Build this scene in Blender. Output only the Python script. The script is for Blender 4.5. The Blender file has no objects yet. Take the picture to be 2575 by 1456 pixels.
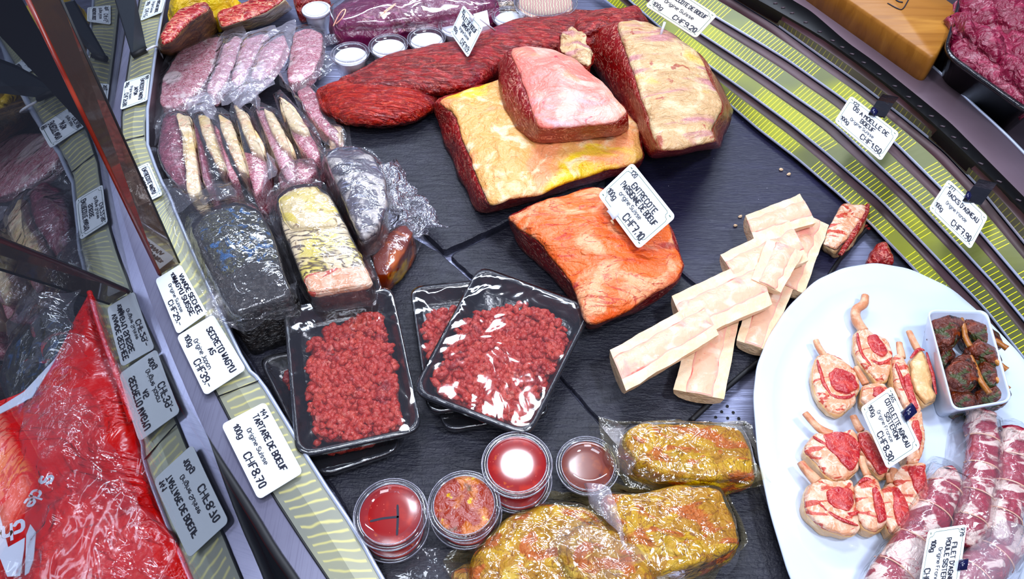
import bpy, math, random
from mathutils import Vector, noise
random.seed(7)
C = bpy.context.scene.collection
V = Vector
def nvec(v):
    return V((noise.noise(v), noise.noise(v+V((31.4, 7.7, 3.1))), noise.noise(v+V((-12.3, 41.9, 17.6)))))
# ------------------------------------------------------------------ camera
F, CAMZ, PITCH = 1900.0, 0.85, math.radians(52)
FWD = V((0, math.cos(PITCH), -math.sin(PITCH))); UPV = V((0, math.sin(PITCH), math.cos(PITCH))); RGT = V((1, 0, 0))
CAM = V((0, 0, CAMZ))
def at(x, y, z=0.0):
    d = FWD + RGT*((x-1287.5)/F) - UPV*((y-728)/F)
    return CAM + d*((z-CAMZ)/d.z)
cd = bpy.data.cameras.new('camera'); cam = bpy.data.objects.new('camera', cd); C.objects.link(cam)
cam.location = CAM; cam.rotation_euler = (math.pi/2-PITCH, 0, 0)
cd.sensor_width = 36; cd.lens = 36*F/2575; cd.clip_start = .01
sc = bpy.context.scene; sc.camera = cam
sc.view_settings.view_transform = 'Standard'; sc.view_settings.look = 'None'; sc.view_settings.exposure = -0.02
sc.view_settings.gamma = 1; sc.view_settings.use_curve_mapping = False
sc.cycles.max_bounces = 6; sc.cycles.diffuse_bounces = 2; sc.cycles.glossy_bounces = 3; sc.cycles.transmission_bounces = 3
sc.cycles.transparent_max_bounces = 16; sc.cycles.caustics_reflective = False; sc.cycles.caustics_refractive = False
sc.cycles.use_denoising = True; sc.cycles.use_adaptive_sampling = True; sc.cycles.adaptive_threshold = 0.03
# ------------------------------------------------------------------ world and lamps
w = bpy.data.worlds.new('world'); sc.world = w; w.use_nodes = True
w.node_tree.nodes['Background'].inputs[0].default_value = (.28, .31, .48, 1)
w.node_tree.nodes['Background'].inputs[1].default_value = .5
def area(name, loc, target, sx, sy, power, col):
    l = bpy.data.lights.new(name, 'AREA'); l.shape = 'RECTANGLE'; l.size = sx; l.size_y = sy; l.energy = power; l.color = col
    o = bpy.data.objects.new(name, l); C.objects.link(o); o.location = loc
    o.rotation_euler = (V(target)-V(loc)).to_track_quat('-Z', 'Y').to_euler()
area('lamp_case_strip', (.05, 1.75, 1.15), (.0, .65, 0), 1.9, .10, 26, (.74, .84, 1))
area('lamp_ceiling_spot', (.75, .15, 1.7), (.05, .6, 0), .16, .16, 17, (.78, .86, 1))
area('lamp_front_fill', (.15, -.45, 1.5), (0, .75, 0), .5, .3, 9, (.88, .91, 1))  # added fill that brightens the camera-facing sides
area('lamp_ceiling_square', (.02, 1.16, 1.72), (.0, .40, 0), .32, .27, 13, (.84, .88, 1))
area('lamp_ceiling_panel', (-.3, .1, 1.8), (0, .6, 0), .6, .35, 11, (.80, .87, 1))
# ------------------------------------------------------------------ materials
def lin(c):
    if isinstance(c, str): c = [int(c[i:i+2], 16) for i in (0, 2, 4)]
    c = [((v/255+.055)/1.055)**2.4 if v > 10 else v/255/12.92 for v in c]; m = sum(c)/3
    return tuple(min(1, max(0, m+(v-m)*1.2)) for v in c) + (1,)
class Nt:
    def __init__(s, name):
        s.m = bpy.data.materials.new(name); s.m.use_nodes = True; s.t = s.m.node_tree; s.t.nodes.clear()
        s.out = s.t.nodes.new('ShaderNodeOutputMaterial')
    def n(s, typ, **k):
        o = s.t.nodes.new('ShaderNode'+typ)
        for a, b in k.items():
            if a.startswith('i_'):
                key = a[2:]; key = int(key) if key.isdigit() else key
                o.inputs[key].default_value = b
            else: setattr(o, a, b)
        return o
    def l(s, a, b): s.t.links.new(a, b)
    def math(s, op, a, b=0.0, clamp=False):
        o = s.t.nodes.new('ShaderNodeMath'); o.operation = op; o.use_clamp = clamp
        for i, v in enumerate((a, b)):
            if hasattr(v, 'links'): s.l(v, o.inputs[i])
            else: o.inputs[i].default_value = v
        return o.outputs[0]
def coord(t, scale, rot=(0, 0, 0), kind='Object', loc=(0, 0, 0)):
    tc = t.n('TexCoord'); mp = t.n('Mapping'); t.l(tc.outputs[kind], mp.inputs[0])
    mp.inputs['Scale'].default_value = scale if hasattr(scale, '__len__') else (scale,)*3
    mp.inputs['Rotation'].default_value = rot; mp.inputs['Location'].default_value = loc
    return mp.outputs[0]
def smooth(t, v, lo, hi):
    r = t.n('MapRange'); r.interpolation_type = 'SMOOTHSTEP'; r.inputs['From Min'].default_value = lo; r.inputs['From Max'].default_value = hi
    t.l(v, r.inputs[0]); return r.outputs[0]
def mask(t, kind, scale, lo, hi, dist=0.0, det=4, rot=(0, 0, 0), loc=(0, 0, 0)):
    c = coord(t, scale, rot, loc=loc)
    if kind in ('noise', 'ridge'):
        n = t.n('TexNoise'); t.l(c, n.inputs['Vector']); n.inputs['Scale'].default_value = 1; n.inputs['Detail'].default_value = det
        n.inputs['Distortion'].default_value = dist; v = n.outputs[0]
        if kind == 'ridge':
            v = t.math('ABSOLUTE', t.math('SUBTRACT', v, .5)); return t.math('SUBTRACT', 1.0, smooth(t, v, lo, hi))
        return smooth(t, v, lo, hi)
    if kind == 'vor':
        n = t.n('TexVoronoi', feature='DISTANCE_TO_EDGE'); t.l(c, n.inputs['Vector']); n.inputs['Scale'].default_value = 1
        return t.math('SUBTRACT', 1.0, smooth(t, n.outputs[0], lo, hi))
    if kind == 'dots':
        n = t.n('TexVoronoi'); t.l(c, n.inputs['Vector']); n.inputs['Scale'].default_value = 1
        return t.math('SUBTRACT', 1.0, smooth(t, n.outputs[0], lo, hi))
    if kind == 'wave':
        n = t.n('TexWave'); t.l(c, n.inputs['Vector']); n.inputs['Scale'].default_value = 1; n.inputs['Distortion'].default_value = dist
        n.inputs['Detail'].default_value = det; n.inputs['Detail Scale'].default_value = 1.5
        return smooth(t, n.outputs[0], lo, hi)
MATS = {}
def M(name, base, layers=(), rough=.4, bump=(), coat=0.0, metal=0.0, sss=0.0, spec=.5, emit=None):
    """layers: (colour, kind, scale, lo, hi, strength, distortion, rotation); bump: (kind, scale, lo, hi, height m)"""
    t = Nt(name); p = t.n('BsdfPrincipled'); t.l(p.outputs[0], t.out.inputs[0])
    rgb = t.n('RGB'); rgb.outputs[0].default_value = lin(base); cur = rgb.outputs[0]
    for k, L in enumerate(layers):
        L = list(L)+[1.0, 0.0, (0, 0, 0)][len(L)-5:] if len(L) < 8 else L
        col, kind, s, lo, hi, st, di, ro = L
        f = mask(t, kind, s, lo, hi, di, 5, ro, loc=(k*3.1, k*1.7, k*.9)); f = t.math('MULTIPLY', f, st)
        mx = t.n('Mix', data_type='RGBA'); t.l(f, mx.inputs[0]); t.l(cur, mx.inputs[6]); mx.inputs[7].default_value = lin(col); cur = mx.outputs[2]
    t.l(cur, p.inputs['Base Color'])
    p.inputs['Roughness'].default_value = rough; p.inputs['Metallic'].default_value = metal
    p.inputs['Coat Weight'].default_value = coat; p.inputs['Coat Roughness'].default_value = .12
    p.inputs['Specular IOR Level'].default_value = spec
    if sss: p.inputs['Subsurface Weight'].default_value = sss; p.inputs['Subsurface Radius'].default_value = (.006, .002, .001)
    nrm = None
    for b in bump:
        bk, bs, lo, hi, h = b[:5]; f = mask(t, bk, bs, lo, hi, b[5] if len(b) > 5 else .5, 5, b[6] if len(b) > 6 else (0, 0, 0))
        bn = t.n('Bump'); bn.inputs['Strength'].default_value = 1; bn.inputs['Distance'].default_value = h; t.l(f, bn.inputs['Height'])
        if nrm: t.l(nrm, bn.inputs['Normal'])
        nrm = bn.outputs[0]
    if nrm: t.l(nrm, p.inputs['Normal']); t.l(nrm, p.inputs['Coat Normal'])
    if emit: p.inputs['Emission Color'].default_value = lin(emit[0]); p.inputs['Emission Strength'].default_value = emit[1]
    MATS[name] = t.m; return t.m
def schlick(t, nrm, k, base=.04):
    lw = t.n('LayerWeight'); lw.inputs[0].default_value = .5
    if nrm: t.l(nrm, lw.inputs['Normal'])
    p = t.math('POWER', lw.outputs['Facing'], 4.0); return t.math('MULTIPLY', t.math('ADD', t.math('MULTIPLY', p, .9), base), k, True)
def film(name, haze=.08, tint='ffffff', gloss=1.0, bump=((60, .002), ), rough=.08, hazecol='e8e6f2'):
    """clear plastic: lets light through, glints more at a slant, a little milky"""
    t = Nt(name); tr = t.n('BsdfTransparent'); tr.inputs[0].default_value = lin(tint); gl = t.n('BsdfGlossy'); gl.inputs['Roughness'].default_value = rough
    df = t.n('BsdfDiffuse'); df.inputs[0].default_value = lin(hazecol); nrm = None
    for s, h in bump:
        f = mask(t, 'noise', s, 0, 1, 1.2, 2); bn = t.n('Bump'); bn.inputs['Distance'].default_value = h; t.l(f, bn.inputs['Height'])
        if nrm: t.l(nrm, bn.inputs['Normal'])
        nrm = bn.outputs[0]
    if nrm: t.l(nrm, gl.inputs['Normal'])
    m1 = t.n('MixShader'); m1.inputs[0].default_value = haze; t.l(tr.outputs[0], m1.inputs[1]); t.l(df.outputs[0], m1.inputs[2])
    m2 = t.n('MixShader'); t.l(schlick(t, nrm, gloss), m2.inputs[0]); t.l(m1.outputs[0], m2.inputs[1]); t.l(gl.outputs[0], m2.inputs[2])
    t.l(m2.outputs[0], t.out.inputs[0]); MATS[name] = t.m; return t.m

M('slate', '24242f', [('191a24', 'noise', (40, 40, 40), .35, .6, .8, .6), ('34343f', 'noise', (15, 90, 40), .55, .75, .4, 1)], .5,
  [('noise', (30, 160, 60), .2, .8, .0009, 1.5), ('noise', 260, .2, .8, .0005)])
M('slate_smooth', '1c1b30', [('25243c', 'noise', (10, 60, 40), .45, .7, .7, .6), ('c8c8d8', 'dots', 55, .02, .045, .6)], .42, [('noise', (60, 300, 60), .2, .8, .0004, 1)])
M('deck_steel', '8c8ea4', [('b8bcd8', 'noise', (8, 300, 8), .4, .7, .6, 0, (0, 0, .6))], .34, [('noise', (20, 600, 20), .2, .8, .0002, 0, (0, 0, .6))], metal=.8)
M('deck_hole', '0a0a0e', rough=.8)
M('brushed_steel', '9c9aae', [('c9cbe0', 'noise', (5, 5, 5), .4, .7, .5), ('7d7b90', 'noise', (500, 12, 20), .45, .7, .35, 0, (0, 0, -.55))], .3, metal=.85)
M('dark_steel', '3b343b', [('54474c', 'noise', (6, 6, 6), .4, .7, .7)], .38, metal=.3)
M('gap_brown', '33211f', [('4a3238', 'noise', (8, 8, 8), .45, .65, .8)], .4, metal=.2)
M('panel_steel', '6a5a62', [('7c6b74', 'noise', (4, 4, 4), .4, .7, .7)], .42, metal=.35)
M('black_rubber', '0c0c10', rough=.55)
M('black_plastic', '0d0e14', rough=.22, coat=.4, bump=[('noise', 90, .3, .7, .0003)])
M('navy_clip', '10123a', rough=.2, coat=.5)
M('card_white', 'eef4fa', rough=.35, coat=.3)
M('card_cream', 'cdc3b4', rough=.4)
M('ink', '0d0c22', rough=.6)
M('ink_green', '46604f', rough=.6)
M('white_ceramic', 'dae4f6', [('d2def2', 'noise', 5, .4, .7)], .12, coat=.5)
M('white_plastic', 'dedee6', rough=.35)
M('lean_dark', '84161a', [('a02422', 'noise', (70, 70, 70), .4, .65, .8, 1.5), ('4a0a10', 'noise', (20, 20, 20), .5, .75, .7), ('e8a08c', 'ridge', (38, 38, 60), 0, .03, .7, 2.2)], .32,
  [('noise', (90, 90, 90), .2, .8, .0018, 1.5), ('noise', 320, .2, .8, .0005)], coat=.25, sss=.08)
M('lean_deep', '7c1418', [('8e2224', 'noise', (60, 60, 60), .4, .65, .8, 1.5), ('e8ac98', 'ridge', (34, 24, 50), 0, .022, .85, 2.5)], .3,
  [('noise', (90, 90, 90), .2, .8, .0014, 1.5)], coat=.25, sss=.05)
M('fillet_red', '6e1018', [('a83030', 'noise', (35, 75, 50), .42, .62, .8, 1.5, (0, 0, .35)), ('641220', 'noise', (14, 14, 14), .5, .72, .7, .5), ('e88470', 'ridge', (34, 130, 60), 0, .022, .6, 1.5, (0, 0, .3)), ('6c2a58', 'noise', (9, 9, 9), .6, .8, .5)], .33,
  [('noise', (30, 140, 60), .2, .8, .0035, 1.5, (0, 0, .3)), ('noise', 250, .2, .8, .0006)], coat=.3, sss=.1)
M('fillet_bright', '961812', [('c8402a', 'noise', (40, 90, 50), .42, .62, .8, 2, (0, 0, .1)), ('5e1224', 'noise', (18, 40, 18), .55, .72, .8, .5), ('f0886a', 'ridge', (26, 110, 60), 0, .018, .6, 1.8, (0, 0, .1))], .33,
  [('noise', (26, 150, 60), .2, .8, .005, 1.5, (0, 0, .1)), ('noise', 250, .2, .8, .0006)], coat=.3, sss=.1)
M('fat_yellow', 'e6ae74', [('f2a078', 'noise', (12, 12, 12), .46, .6, .9, 1), ('ecd030', 'noise', (8, 8, 8), .50, .62, .85, .6), ('fbe6c0', 'noise', (26, 26, 26), .52, .68, .8, 1), ('d0583e', 'ridge', (11, 11, 11), 0, .006, .6, 2), ('a08058', 'dots', 90, .08, .16, .35)], .36,
  [('noise', 30, .2, .8, .004, 1), ('noise', 120, .2, .8, .001)], coat=.25, sss=.15)
M('fat_pink', 'ea8c80', [('f2b8a8', 'noise', (14, 14, 14), .45, .6, .9, 1.2), ('f0a080', 'noise', (18, 18, 18), .55, .68, .7, 1), ('c9bba0', 'noise', (7, 7, 7), .6, .7, .8, 1), ('dcc8d8', 'noise', (6, 9, 9), .60, .7, .6, 1), ('b84a58', 'noise', (40, 40, 40), .66, .72, .8, 1)], .34,
  [('noise', 26, .2, .8, .003, 1), ('noise', 130, .2, .8, .0008)], coat=.35, sss=.15)
M('fat_cream', 'cca880', [('e2caa4', 'noise', (22, 22, 22), .45, .62, .9, 1.2), ('dcb640', 'noise', (12, 12, 12), .58, .68, .6, 1), ('b87c84', 'noise', (8, 24, 10), .52, .64, .8, 1), ('9c3c34', 'noise', (24, 24, 24), .63, .69, .8, 1.5)], .38,
  [('noise', (30, 60, 30), .2, .8, .004, 1.2), ('noise', 140, .2, .8, .001)], coat=.2, sss=.1)
M('fat_orange', 'ec7a50', [('f6b48e', 'noise', (16, 16, 16), .45, .62, .9, 1.2, (0, 0, .4)), ('e8643e', 'noise', (12, 20, 20), .52, .66, .7, 1), ('a8282c', 'ridge', (9, 30, 20), 0, .016, .8, 1.6, (0, 0, -.5)), ('9a3440', 'noise', (9, 22, 20), .62, .7, .75, 1, (0, 0, -.5))], .35,
  [('noise', (20, 45, 30), .2, .8, .005, 1.2, (0, 0, -.5)), ('noise', 160, .2, .8, .001)], coat=.25, sss=.12)
M('fat_edge', 'eed8b4', [('f4c9a8', 'noise', (40, 40, 40), .5, .65, .8, 1), ('e0c078', 'noise', (20, 20, 20), .55, .7, .7), ('b02c2c', 'ridge', (30, 30, 30), 0, .008, .7, 1.5)], .3, [('noise', 60, .2, .8, .0015, 1)], coat=.5, sss=.15)
M('wagyu', '86243a', [('ac4a60', 'noise', (60, 60, 60), .42, .62, .8, 1), ('e6bcc0', 'ridge', (70, 200, 90), 0, .05, .85, 2.2, (0, 0, .6)), ('f0d4d0', 'ridge', (150, 90, 90), 0, .03, .7, 2, (0, 0, .2))], .3, [('noise', 70, .2, .8, .001, 1)], coat=.5, sss=.1)
M('wagyu_pale', 'a04858', [('c07c8c', 'noise', (60, 60, 60), .4, .6, .8, 1), ('efd6d8', 'ridge', (80, 230, 90), 0, .07, .9, 2.6, (0, 0, .7)), ('f0dcdc', 'noise', (18, 18, 18), .58, .66, .9, 1)], .3, [('noise', 70, .2, .8, .001, 1)], coat=.5, sss=.1)
M('wagyu_deep', '5e1a2c', [('7e3246', 'noise', (60, 60, 60), .42, .62, .8, 1), ('c88898', 'ridge', (50, 150, 60), 0, .03, .75, 2.2, (0, 0, 1.1))], .3, [('noise', 70, .2, .8, .001, 1)], coat=.5, sss=.05)
M('crust_blue', '20221e', [('8a8650', 'ridge', (60, 60, 60), 0, .02, .8, 3), ('2f6fb0', 'noise', (45, 45, 45), .55, .66, .75, 2), ('0d0e10', 'ridge', (75, 75, 75), 0, .03, .9, 3), ('a8b0b4', 'dots', 160, .1, .2, .3)], .35, [('noise', 120, .2, .8, .003, 2)], coat=.5)
M('crust_dark', '23201f', [('524844', 'ridge', (60, 110, 60), 0, .025, .8, 2.5), ('0c0b0d', 'noise', (70, 70, 70), .5, .62, .9, 2)], .35, [('noise', 120, .2, .8, .003, 2)], coat=.5)
M('dried_side', '2c1c1c', [('4a3430', 'noise', (40, 120, 40), .42, .62, .8, 1), ('14101a', 'noise', 25, .5, .7)], .35, [('noise', 90, .2, .8, .001)], coat=.4)
M('dried_marble', 'e2cfae', [('d6c45c', 'noise', (14, 14, 14), .48, .6, .8, 1), ('3e2214', 'ridge', (20, 75, 40), .01, .07, .95, 1.6, (0, 0, -.35)), ('7c5634', 'noise', (60, 60, 60), .66, .72, .8, 1)], .35, [('noise', 60, .2, .8, .0012)], coat=.5)
M('dried_fat', 'dcc8a0', [('d2bc50', 'noise', (24, 24, 24), .46, .62, .8, 1), ('6a4420', 'noise', (40, 40, 40), .6, .7, .8, 2)], .35, [('noise', 60, .2, .8, .0015)], coat=.5)
M('netted_crust', '5a545e', [('c4bcb8', 'noise', (26, 26, 26), .47, .58, .9, 1.8), ('262430', 'noise', (22, 70, 30), .54, .66, .8, 1.5), ('b8c0e0', 'noise', (18, 240, 60), .6, .68, .6, .3, (0, 0, .5))], .35, [('noise', 70, .2, .8, .002, 1)], coat=.6)
M('rind_amber', '6e2a10', [('c0661c', 'noise', (24, 24, 24), .5, .65, .8, 1), ('e8b84a', 'noise', (18, 18, 18), .6, .7, .9)], .2, coat=.6)
M('minced', 'b03a32', [('c9584a', 'noise', (60, 60, 60), .45, .65, .8, 1), ('7e1e24', 'noise', (40, 40, 40), .55, .7, .8, 1), ('e8a090', 'noise', (150, 150, 150), .6, .72, .6, 1)], .35, [('noise', 220, .2, .8, .001, 1)], coat=.35, sss=.1)
M('marinade', 'b4861c', [('d0ae44', 'noise', (30, 30, 30), .45, .6, .9, 1.5), ('b8580c', 'noise', (16, 26, 20), .51, .59, .9, 1.8), ('e4d080', 'noise', (26, 26, 26), .60, .72, .7, 1), ('7a3808', 'ridge', (26, 26, 26), 0, .022, .8, 2), ('3a2a10', 'dots', 110, .06, .13, .6)], .28,
  [('noise', 40, .2, .8, .005, 1.5), ('noise', 150, .2, .8, .001)], coat=.5, sss=.08)
M('chicken_skin', 'd8b41c', [('b0880c', 'noise', (20, 60, 20), .5, .65, .8, 1.5), ('ecd050', 'noise', 18, .5, .7)], .35, [('noise', 40, .2, .8, .004, 1.5)], coat=.3)
M('bone', 'ecccaa', [('f2d8bc', 'noise', (40, 40, 40), .45, .62, .8, .5), ('f2b2a0', 'noise', (16, 16, 16), .55, .7, .7, 1), ('d8c078', 'noise', (10, 10, 10), .62, .7, .5)], .42, [('noise', 70, .2, .8, .0008), ('noise', 300, .2, .8, .0003)], sss=.2)
M('marrow', 'eebfa4', [('f2a69c', 'noise', (30, 30, 30), .5, .66, .8, 1), ('f8ddc8', 'noise', (34, 34, 34), .5, .66, .9, 1), ('d8706a', 'dots', 85, .05, .13, .4)], .4, [('noise', 60, .2, .8, .0012)], coat=.2, sss=.2)
M('marrow_line', 'f0b4a4', [('d8706a', 'noise', 40, .52, .7)], .4)
M('lamb_fat', 'd8a080', [('ecc8b0', 'noise', (50, 50, 50), .46, .62, .9, 1), ('f0dcc8', 'ridge', (45, 45, 45), 0, .05, .7, 1.5), ('b83e34', 'noise', (30, 60, 34), .56, .61, .9, 1.8)], .35, [('noise', 80, .2, .8, .0015, 1)], coat=.35, sss=.2)
M('lamb_skin', 'd8ae80', [('ecd0a8', 'noise', (40, 40, 40), .46, .62, .8, 1), ('b07c50', 'noise', (30, 30, 30), .58, .7, .7, 1)], .38, [('noise', 60, .2, .8, .0015, 1)], coat=.3, sss=.15)
M('lamb_lean', 'a83034', [('c8544c', 'noise', (70, 70, 70), .44, .62, .8, 1), ('7c1a24', 'noise', (40, 40, 40), .56, .7, .7, 1), ('f0a89c', 'ridge', (70, 70, 70), 0, .014, .8, 2)], .32, [('noise', 120, .2, .8, .0012, 1)], coat=.4, sss=.1)
M('rib_bone', 'c88c6c', [('e4b898', 'noise', (50, 50, 50), .46, .62, .8), ('b85048', 'noise', (40, 40, 40), .6, .7, .8, 1)], .4, [('noise', 100, .2, .8, .001)], coat=.2, sss=.1)
M('grilled', '5e2818', [('8e4020', 'noise', (40, 40, 40), .48, .62, .8, 1), ('201410', 'noise', (50, 50, 50), .54, .64, .95, 1.5), ('38441c', 'noise', (60, 60, 60), .56, .62, .9, 1), ('c07a48', 'noise', (60, 60, 60), .66, .74, .6, 1)], .3, [('noise', 100, .2, .8, .003, 1.5)], coat=.5)
M('grilled_bone', '9a6034', [('b88450', 'noise', 60, .5, .65), ('6a3414', 'noise', 50, .58, .7)], .35, [('noise', 100, .2, .8, .001)], coat=.3)
M('roll_meat', '96283a', [('6e1830', 'noise', (30, 30, 30), .5, .65, .7, 1), ('f4dcd2', 'noise', (20, 34, 24), .47, .53, .95, 1.2), ('b03848', 'ridge', (22, 22, 22), 0, .014, .8, 1.5)], .3, [('noise', 50, .2, .8, .003, 1.2)], coat=.5, sss=.1)
M('purple_meat', '6e2348', [('4c1232', 'noise', (14, 20, 20), .5, .65, .8, 1), ('a0567c', 'noise', (24, 70, 30), .54, .66, .7, 1.5), ('d8a8a0', 'ridge', (14, 14, 14), 0, .007, .6, 2)], .28, [('noise', 45, .2, .8, .003, 1)], coat=.6, sss=.05)
M('rose_meat', '741a34', [('983850', 'noise', (30, 50, 30), .5, .65, .8, 1.5), ('5c1028', 'noise', (22, 22, 22), .55, .7, .8), ('d88a98', 'ridge', (24, 24, 24), 0, .012, .6, 2)], .33, [('noise', 50, .2, .8, .004, 1.5)], coat=.4, sss=.1)
M('roast_bark', '5a4028', [('8e6a40', 'noise', (24, 40, 30), .48, .62, .8, 1), ('241614', 'noise', (16, 16, 16), .52, .66, .9, 1.5), ('b89468', 'ridge', (26, 26, 26), 0, .02, .5, 2)], .45, [('noise', 70, .2, .8, .003, 1.5)])
M('roast_face', '9e2c30', [('d47464', 'noise', (40, 110, 40), .5, .6, .9, 1.5, (0, 0, .7)), ('6e1420', 'noise', 24, .56, .7), ('ecc4a0', 'ridge', (30, 70, 40), 0, .025, .8, 2, (0, 0, .7))], .33, [('noise', 70, .2, .8, .002)], coat=.3, sss=.1)
M('wood', '9c6a38', [('8a5a2c', 'noise', (6, 90, 20), .45, .62, .7, .5, (0, 0, -.5)), ('c89454', 'noise', (4, 30, 10), .5, .7, .6, .5, (0, 0, -.5))], .5, [('noise', (10, 160, 20), .2, .8, .0004, .5, (0, 0, -.5))])
M('sauce_red', '8a2018', [('a83420', 'noise', 40, .5, .65), ('c8681c', 'noise', 70, .64, .72, .6), ('e07868', 'dots', 150, .06, .12, .5)], .25, coat=.5)
M('sauce_chunky', '8e3418', [('b8681c', 'noise', 40, .48, .6), ('dcb43c', 'noise', 55, .6, .66), ('5a4028', 'noise', 30, .6, .7)], .25, [('noise', 60, .2, .8, .003)], coat=.5)
M('sauce_brown', '6e2c1c', [('8e4426', 'noise', 40, .5, .65), ('4c1c1c', 'dots', 90, .1, .2)], .25, coat=.5)
M('cream_white', 'eef0fa', rough=.5)
M('red_bag', 'e03a08', [('b8260c', 'noise', (5, 5, 5), .42, .62, .6, 1), ('ee4410', 'noise', 9, .5, .7, .6)], .25, [('noise', 7, .3, .7, .008, 1.0), ('ridge', (8, 14, 8), 0, .05, .002, 1)], coat=.5)
M('red_reflection', '7c2a20', [('a84a3c', 'noise', 12, .5, .65)], .3, coat=.3)
M('bag_white', 'd8dcec', rough=.35)
M('floor_dark', '24262c', rough=.7)
M('herb', '2f3a18', rough=.6); M('bone_core', '9c3030', rough=.5)
M('panel_grey', '4a5058', rough=.4)
M('paper_lid', 'e8ecfa', rough=.4)
M('noodle', 'e0cdb4', [('c88c90', 'wave', (60, 60, 60), .4, .6, .7, 4)], .4, [('wave', (60, 60, 60), .2, .8, .002, 4)])
film('film_clear', .03, bump=((14, .004), (60, .0012)), rough=.1, gloss=1.8)
film('film_pouch', .05, bump=((14, .006), (50, .0018)), rough=.12, gloss=1.8)
film('film_milky', .19, bump=((14, .006), (50, .002)), rough=.18, gloss=2, hazecol='e8e0ee')
film('film_tight', .015, bump=((6, .009), (20, .0011)), rough=.07, gloss=2.6)
film('film_yellow', .03, tint='fff6dc', bump=((14, .006), (60, .002)), rough=.1, gloss=2.2, hazecol='f0dc98')
film('film_crumple', .10, bump=((40, .008), (120, .003)), rough=.14, gloss=6, hazecol='d6d0f0')
film('cup_plastic', .02, bump=(), rough=.05, gloss=1.2, hazecol='d8d8e4')
film('acrylic_brown', .38, tint='a89a90', bump=(), rough=.03, gloss=4, hazecol='7a6862')
# window glass of the counter: a strong reflection at this slant
def pane_mat():
    t = Nt('counter_glass'); tr = t.n('BsdfTransparent'); tr.inputs[0].default_value = (.9, .92, .94, 1); gl = t.n('BsdfGlossy'); gl.inputs['Roughness'].default_value = .006
    gl.inputs[0].default_value = (.86, .9, .96, 1)
    lw = t.n('LayerWeight'); lw.inputs[0].default_value = .5
    m = t.n('MixShader'); t.l(t.math('MULTIPLY_ADD', lw.outputs['Facing'], .16, True), m.inputs[0]); t.l(tr.outputs[0], m.inputs[1]); t.l(gl.outputs[0], m.inputs[2]); t.l(m.outputs[0], t.out.inputs[0])
    m.inputs[0].links[0].from_node.inputs[2].default_value = .13
    MATS['counter_glass'] = t.m
pane_mat()
def striped(name, dark, bright, period, duty, group, gduty, metal=.4, rough=.4, wavy=0.0):
    """cross bars along U in metres, in groups"""
    t = Nt(name); p = t.n('BsdfPrincipled'); t.l(p.outputs[0], t.out.inputs[0])
    tc = t.n('TexCoord'); sx = t.n('SeparateXYZ'); t.l(tc.outputs['UV'], sx.inputs[0]); u = sx.outputs[0]; v = sx.outputs[1]
    if wavy:
        n = t.n('TexNoise'); n.inputs['Scale'].default_value = 30; t.l(tc.outputs['Object'], n.inputs['Vector'])
        u = t.math('ADD', u, t.math('MULTIPLY', n.outputs[0], wavy))
    a = t.math('FRACT', t.math('DIVIDE', u, period)); s = t.math('LESS_THAN', a, duty)
    if wavy: s = t.math('SUBTRACT', 1, smooth(t, t.math('ABSOLUTE', t.math('SUBTRACT', a, .5)), 0, duty))
    g = t.math('LESS_THAN', t.math('FRACT', t.math('DIVIDE', u, group)), gduty)
    e = t.math('MULTIPLY', t.math('GREATER_THAN', v, .1), t.math('LESS_THAN', v, .93))
    f = t.math('MULTIPLY', s, t.math('MULTIPLY', g, e))
    nz = t.n('TexNoise'); nz.inputs['Scale'].default_value = 7; t.l(tc.outputs['Object'], nz.inputs['Vector'])
    b = t.n('Mix', data_type='RGBA'); b.inputs[6].default_value = lin(dark[0]); b.inputs[7].default_value = lin(dark[1]); t.l(smooth(t, nz.outputs[0], .4, .62), b.inputs[0])
    mx = t.n('Mix', data_type='RGBA'); t.l(f, mx.inputs[0]); t.l(b.outputs[2], mx.inputs[6]); mx.inputs[7].default_value = lin(bright); t.l(mx.outputs[2], p.inputs['Base Color'])
    p.inputs['Metallic'].default_value = metal; p.inputs['Roughness'].default_value = rough; MATS[name] = t.m
striped('slotted_metal', ('868a34', '5a5e3a'), 'f2ec58', .0075, .14, .21, .8, .25, .38)  # bright bars: light in the slots, put into the base colour
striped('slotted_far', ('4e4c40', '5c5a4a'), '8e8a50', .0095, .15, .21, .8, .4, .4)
striped('ticket_ribbed', ('a0a08c', '8c8e84'), 'cfc890', .012, .22, 5, 1, .3, .35, .012)
M('ticket_light', 'd4dad0', rough=.3, metal=.3)
M('edge_bright', 'd4dcf0', rough=.25, metal=.5)
# ------------------------------------------------------------------ mesh helpers
def mesh(name, vs, fs, mat, parent=None, loc=None, smooth=True, uvs=None):
    me = bpy.data.meshes.new(name)
    o = V(loc) if loc is not None else V((0, 0, 0))
    me.from_pydata([tuple(V(v)-o) for v in vs], [], fs)
    if smooth: me.polygons.foreach_set('use_smooth', [True]*len(me.polygons))
    if uvs:
        ul = me.uv_layers.new(name='UVMap')
        for lp in me.loops: ul.data[lp.index].uv = uvs[lp.vertex_index]
    me.materials.append(MATS[mat] if isinstance(mat, str) else mat)
    ob = bpy.data.objects.new(name, me); C.objects.link(ob)
    if parent is not None: ob.parent = parent
    elif loc is not None: ob.location = o
    return ob
def tag(o, label, cat, group=None, kind=None):
    o['label'] = label; o['category'] = cat
    if group: o['group'] = group
    if kind: o['kind'] = kind
    return o
def thing(name, loc, label, cat, group=None):
    o = bpy.data.objects.new(name, None); o.empty_display_size = .02; C.objects.link(o); o.location = loc
    return tag(o, label, cat, group)
def struct(name, vs, fs, mat, **k):
    o = mesh(name, vs, fs, mat, **k); o['kind'] = 'structure'; return o
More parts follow.
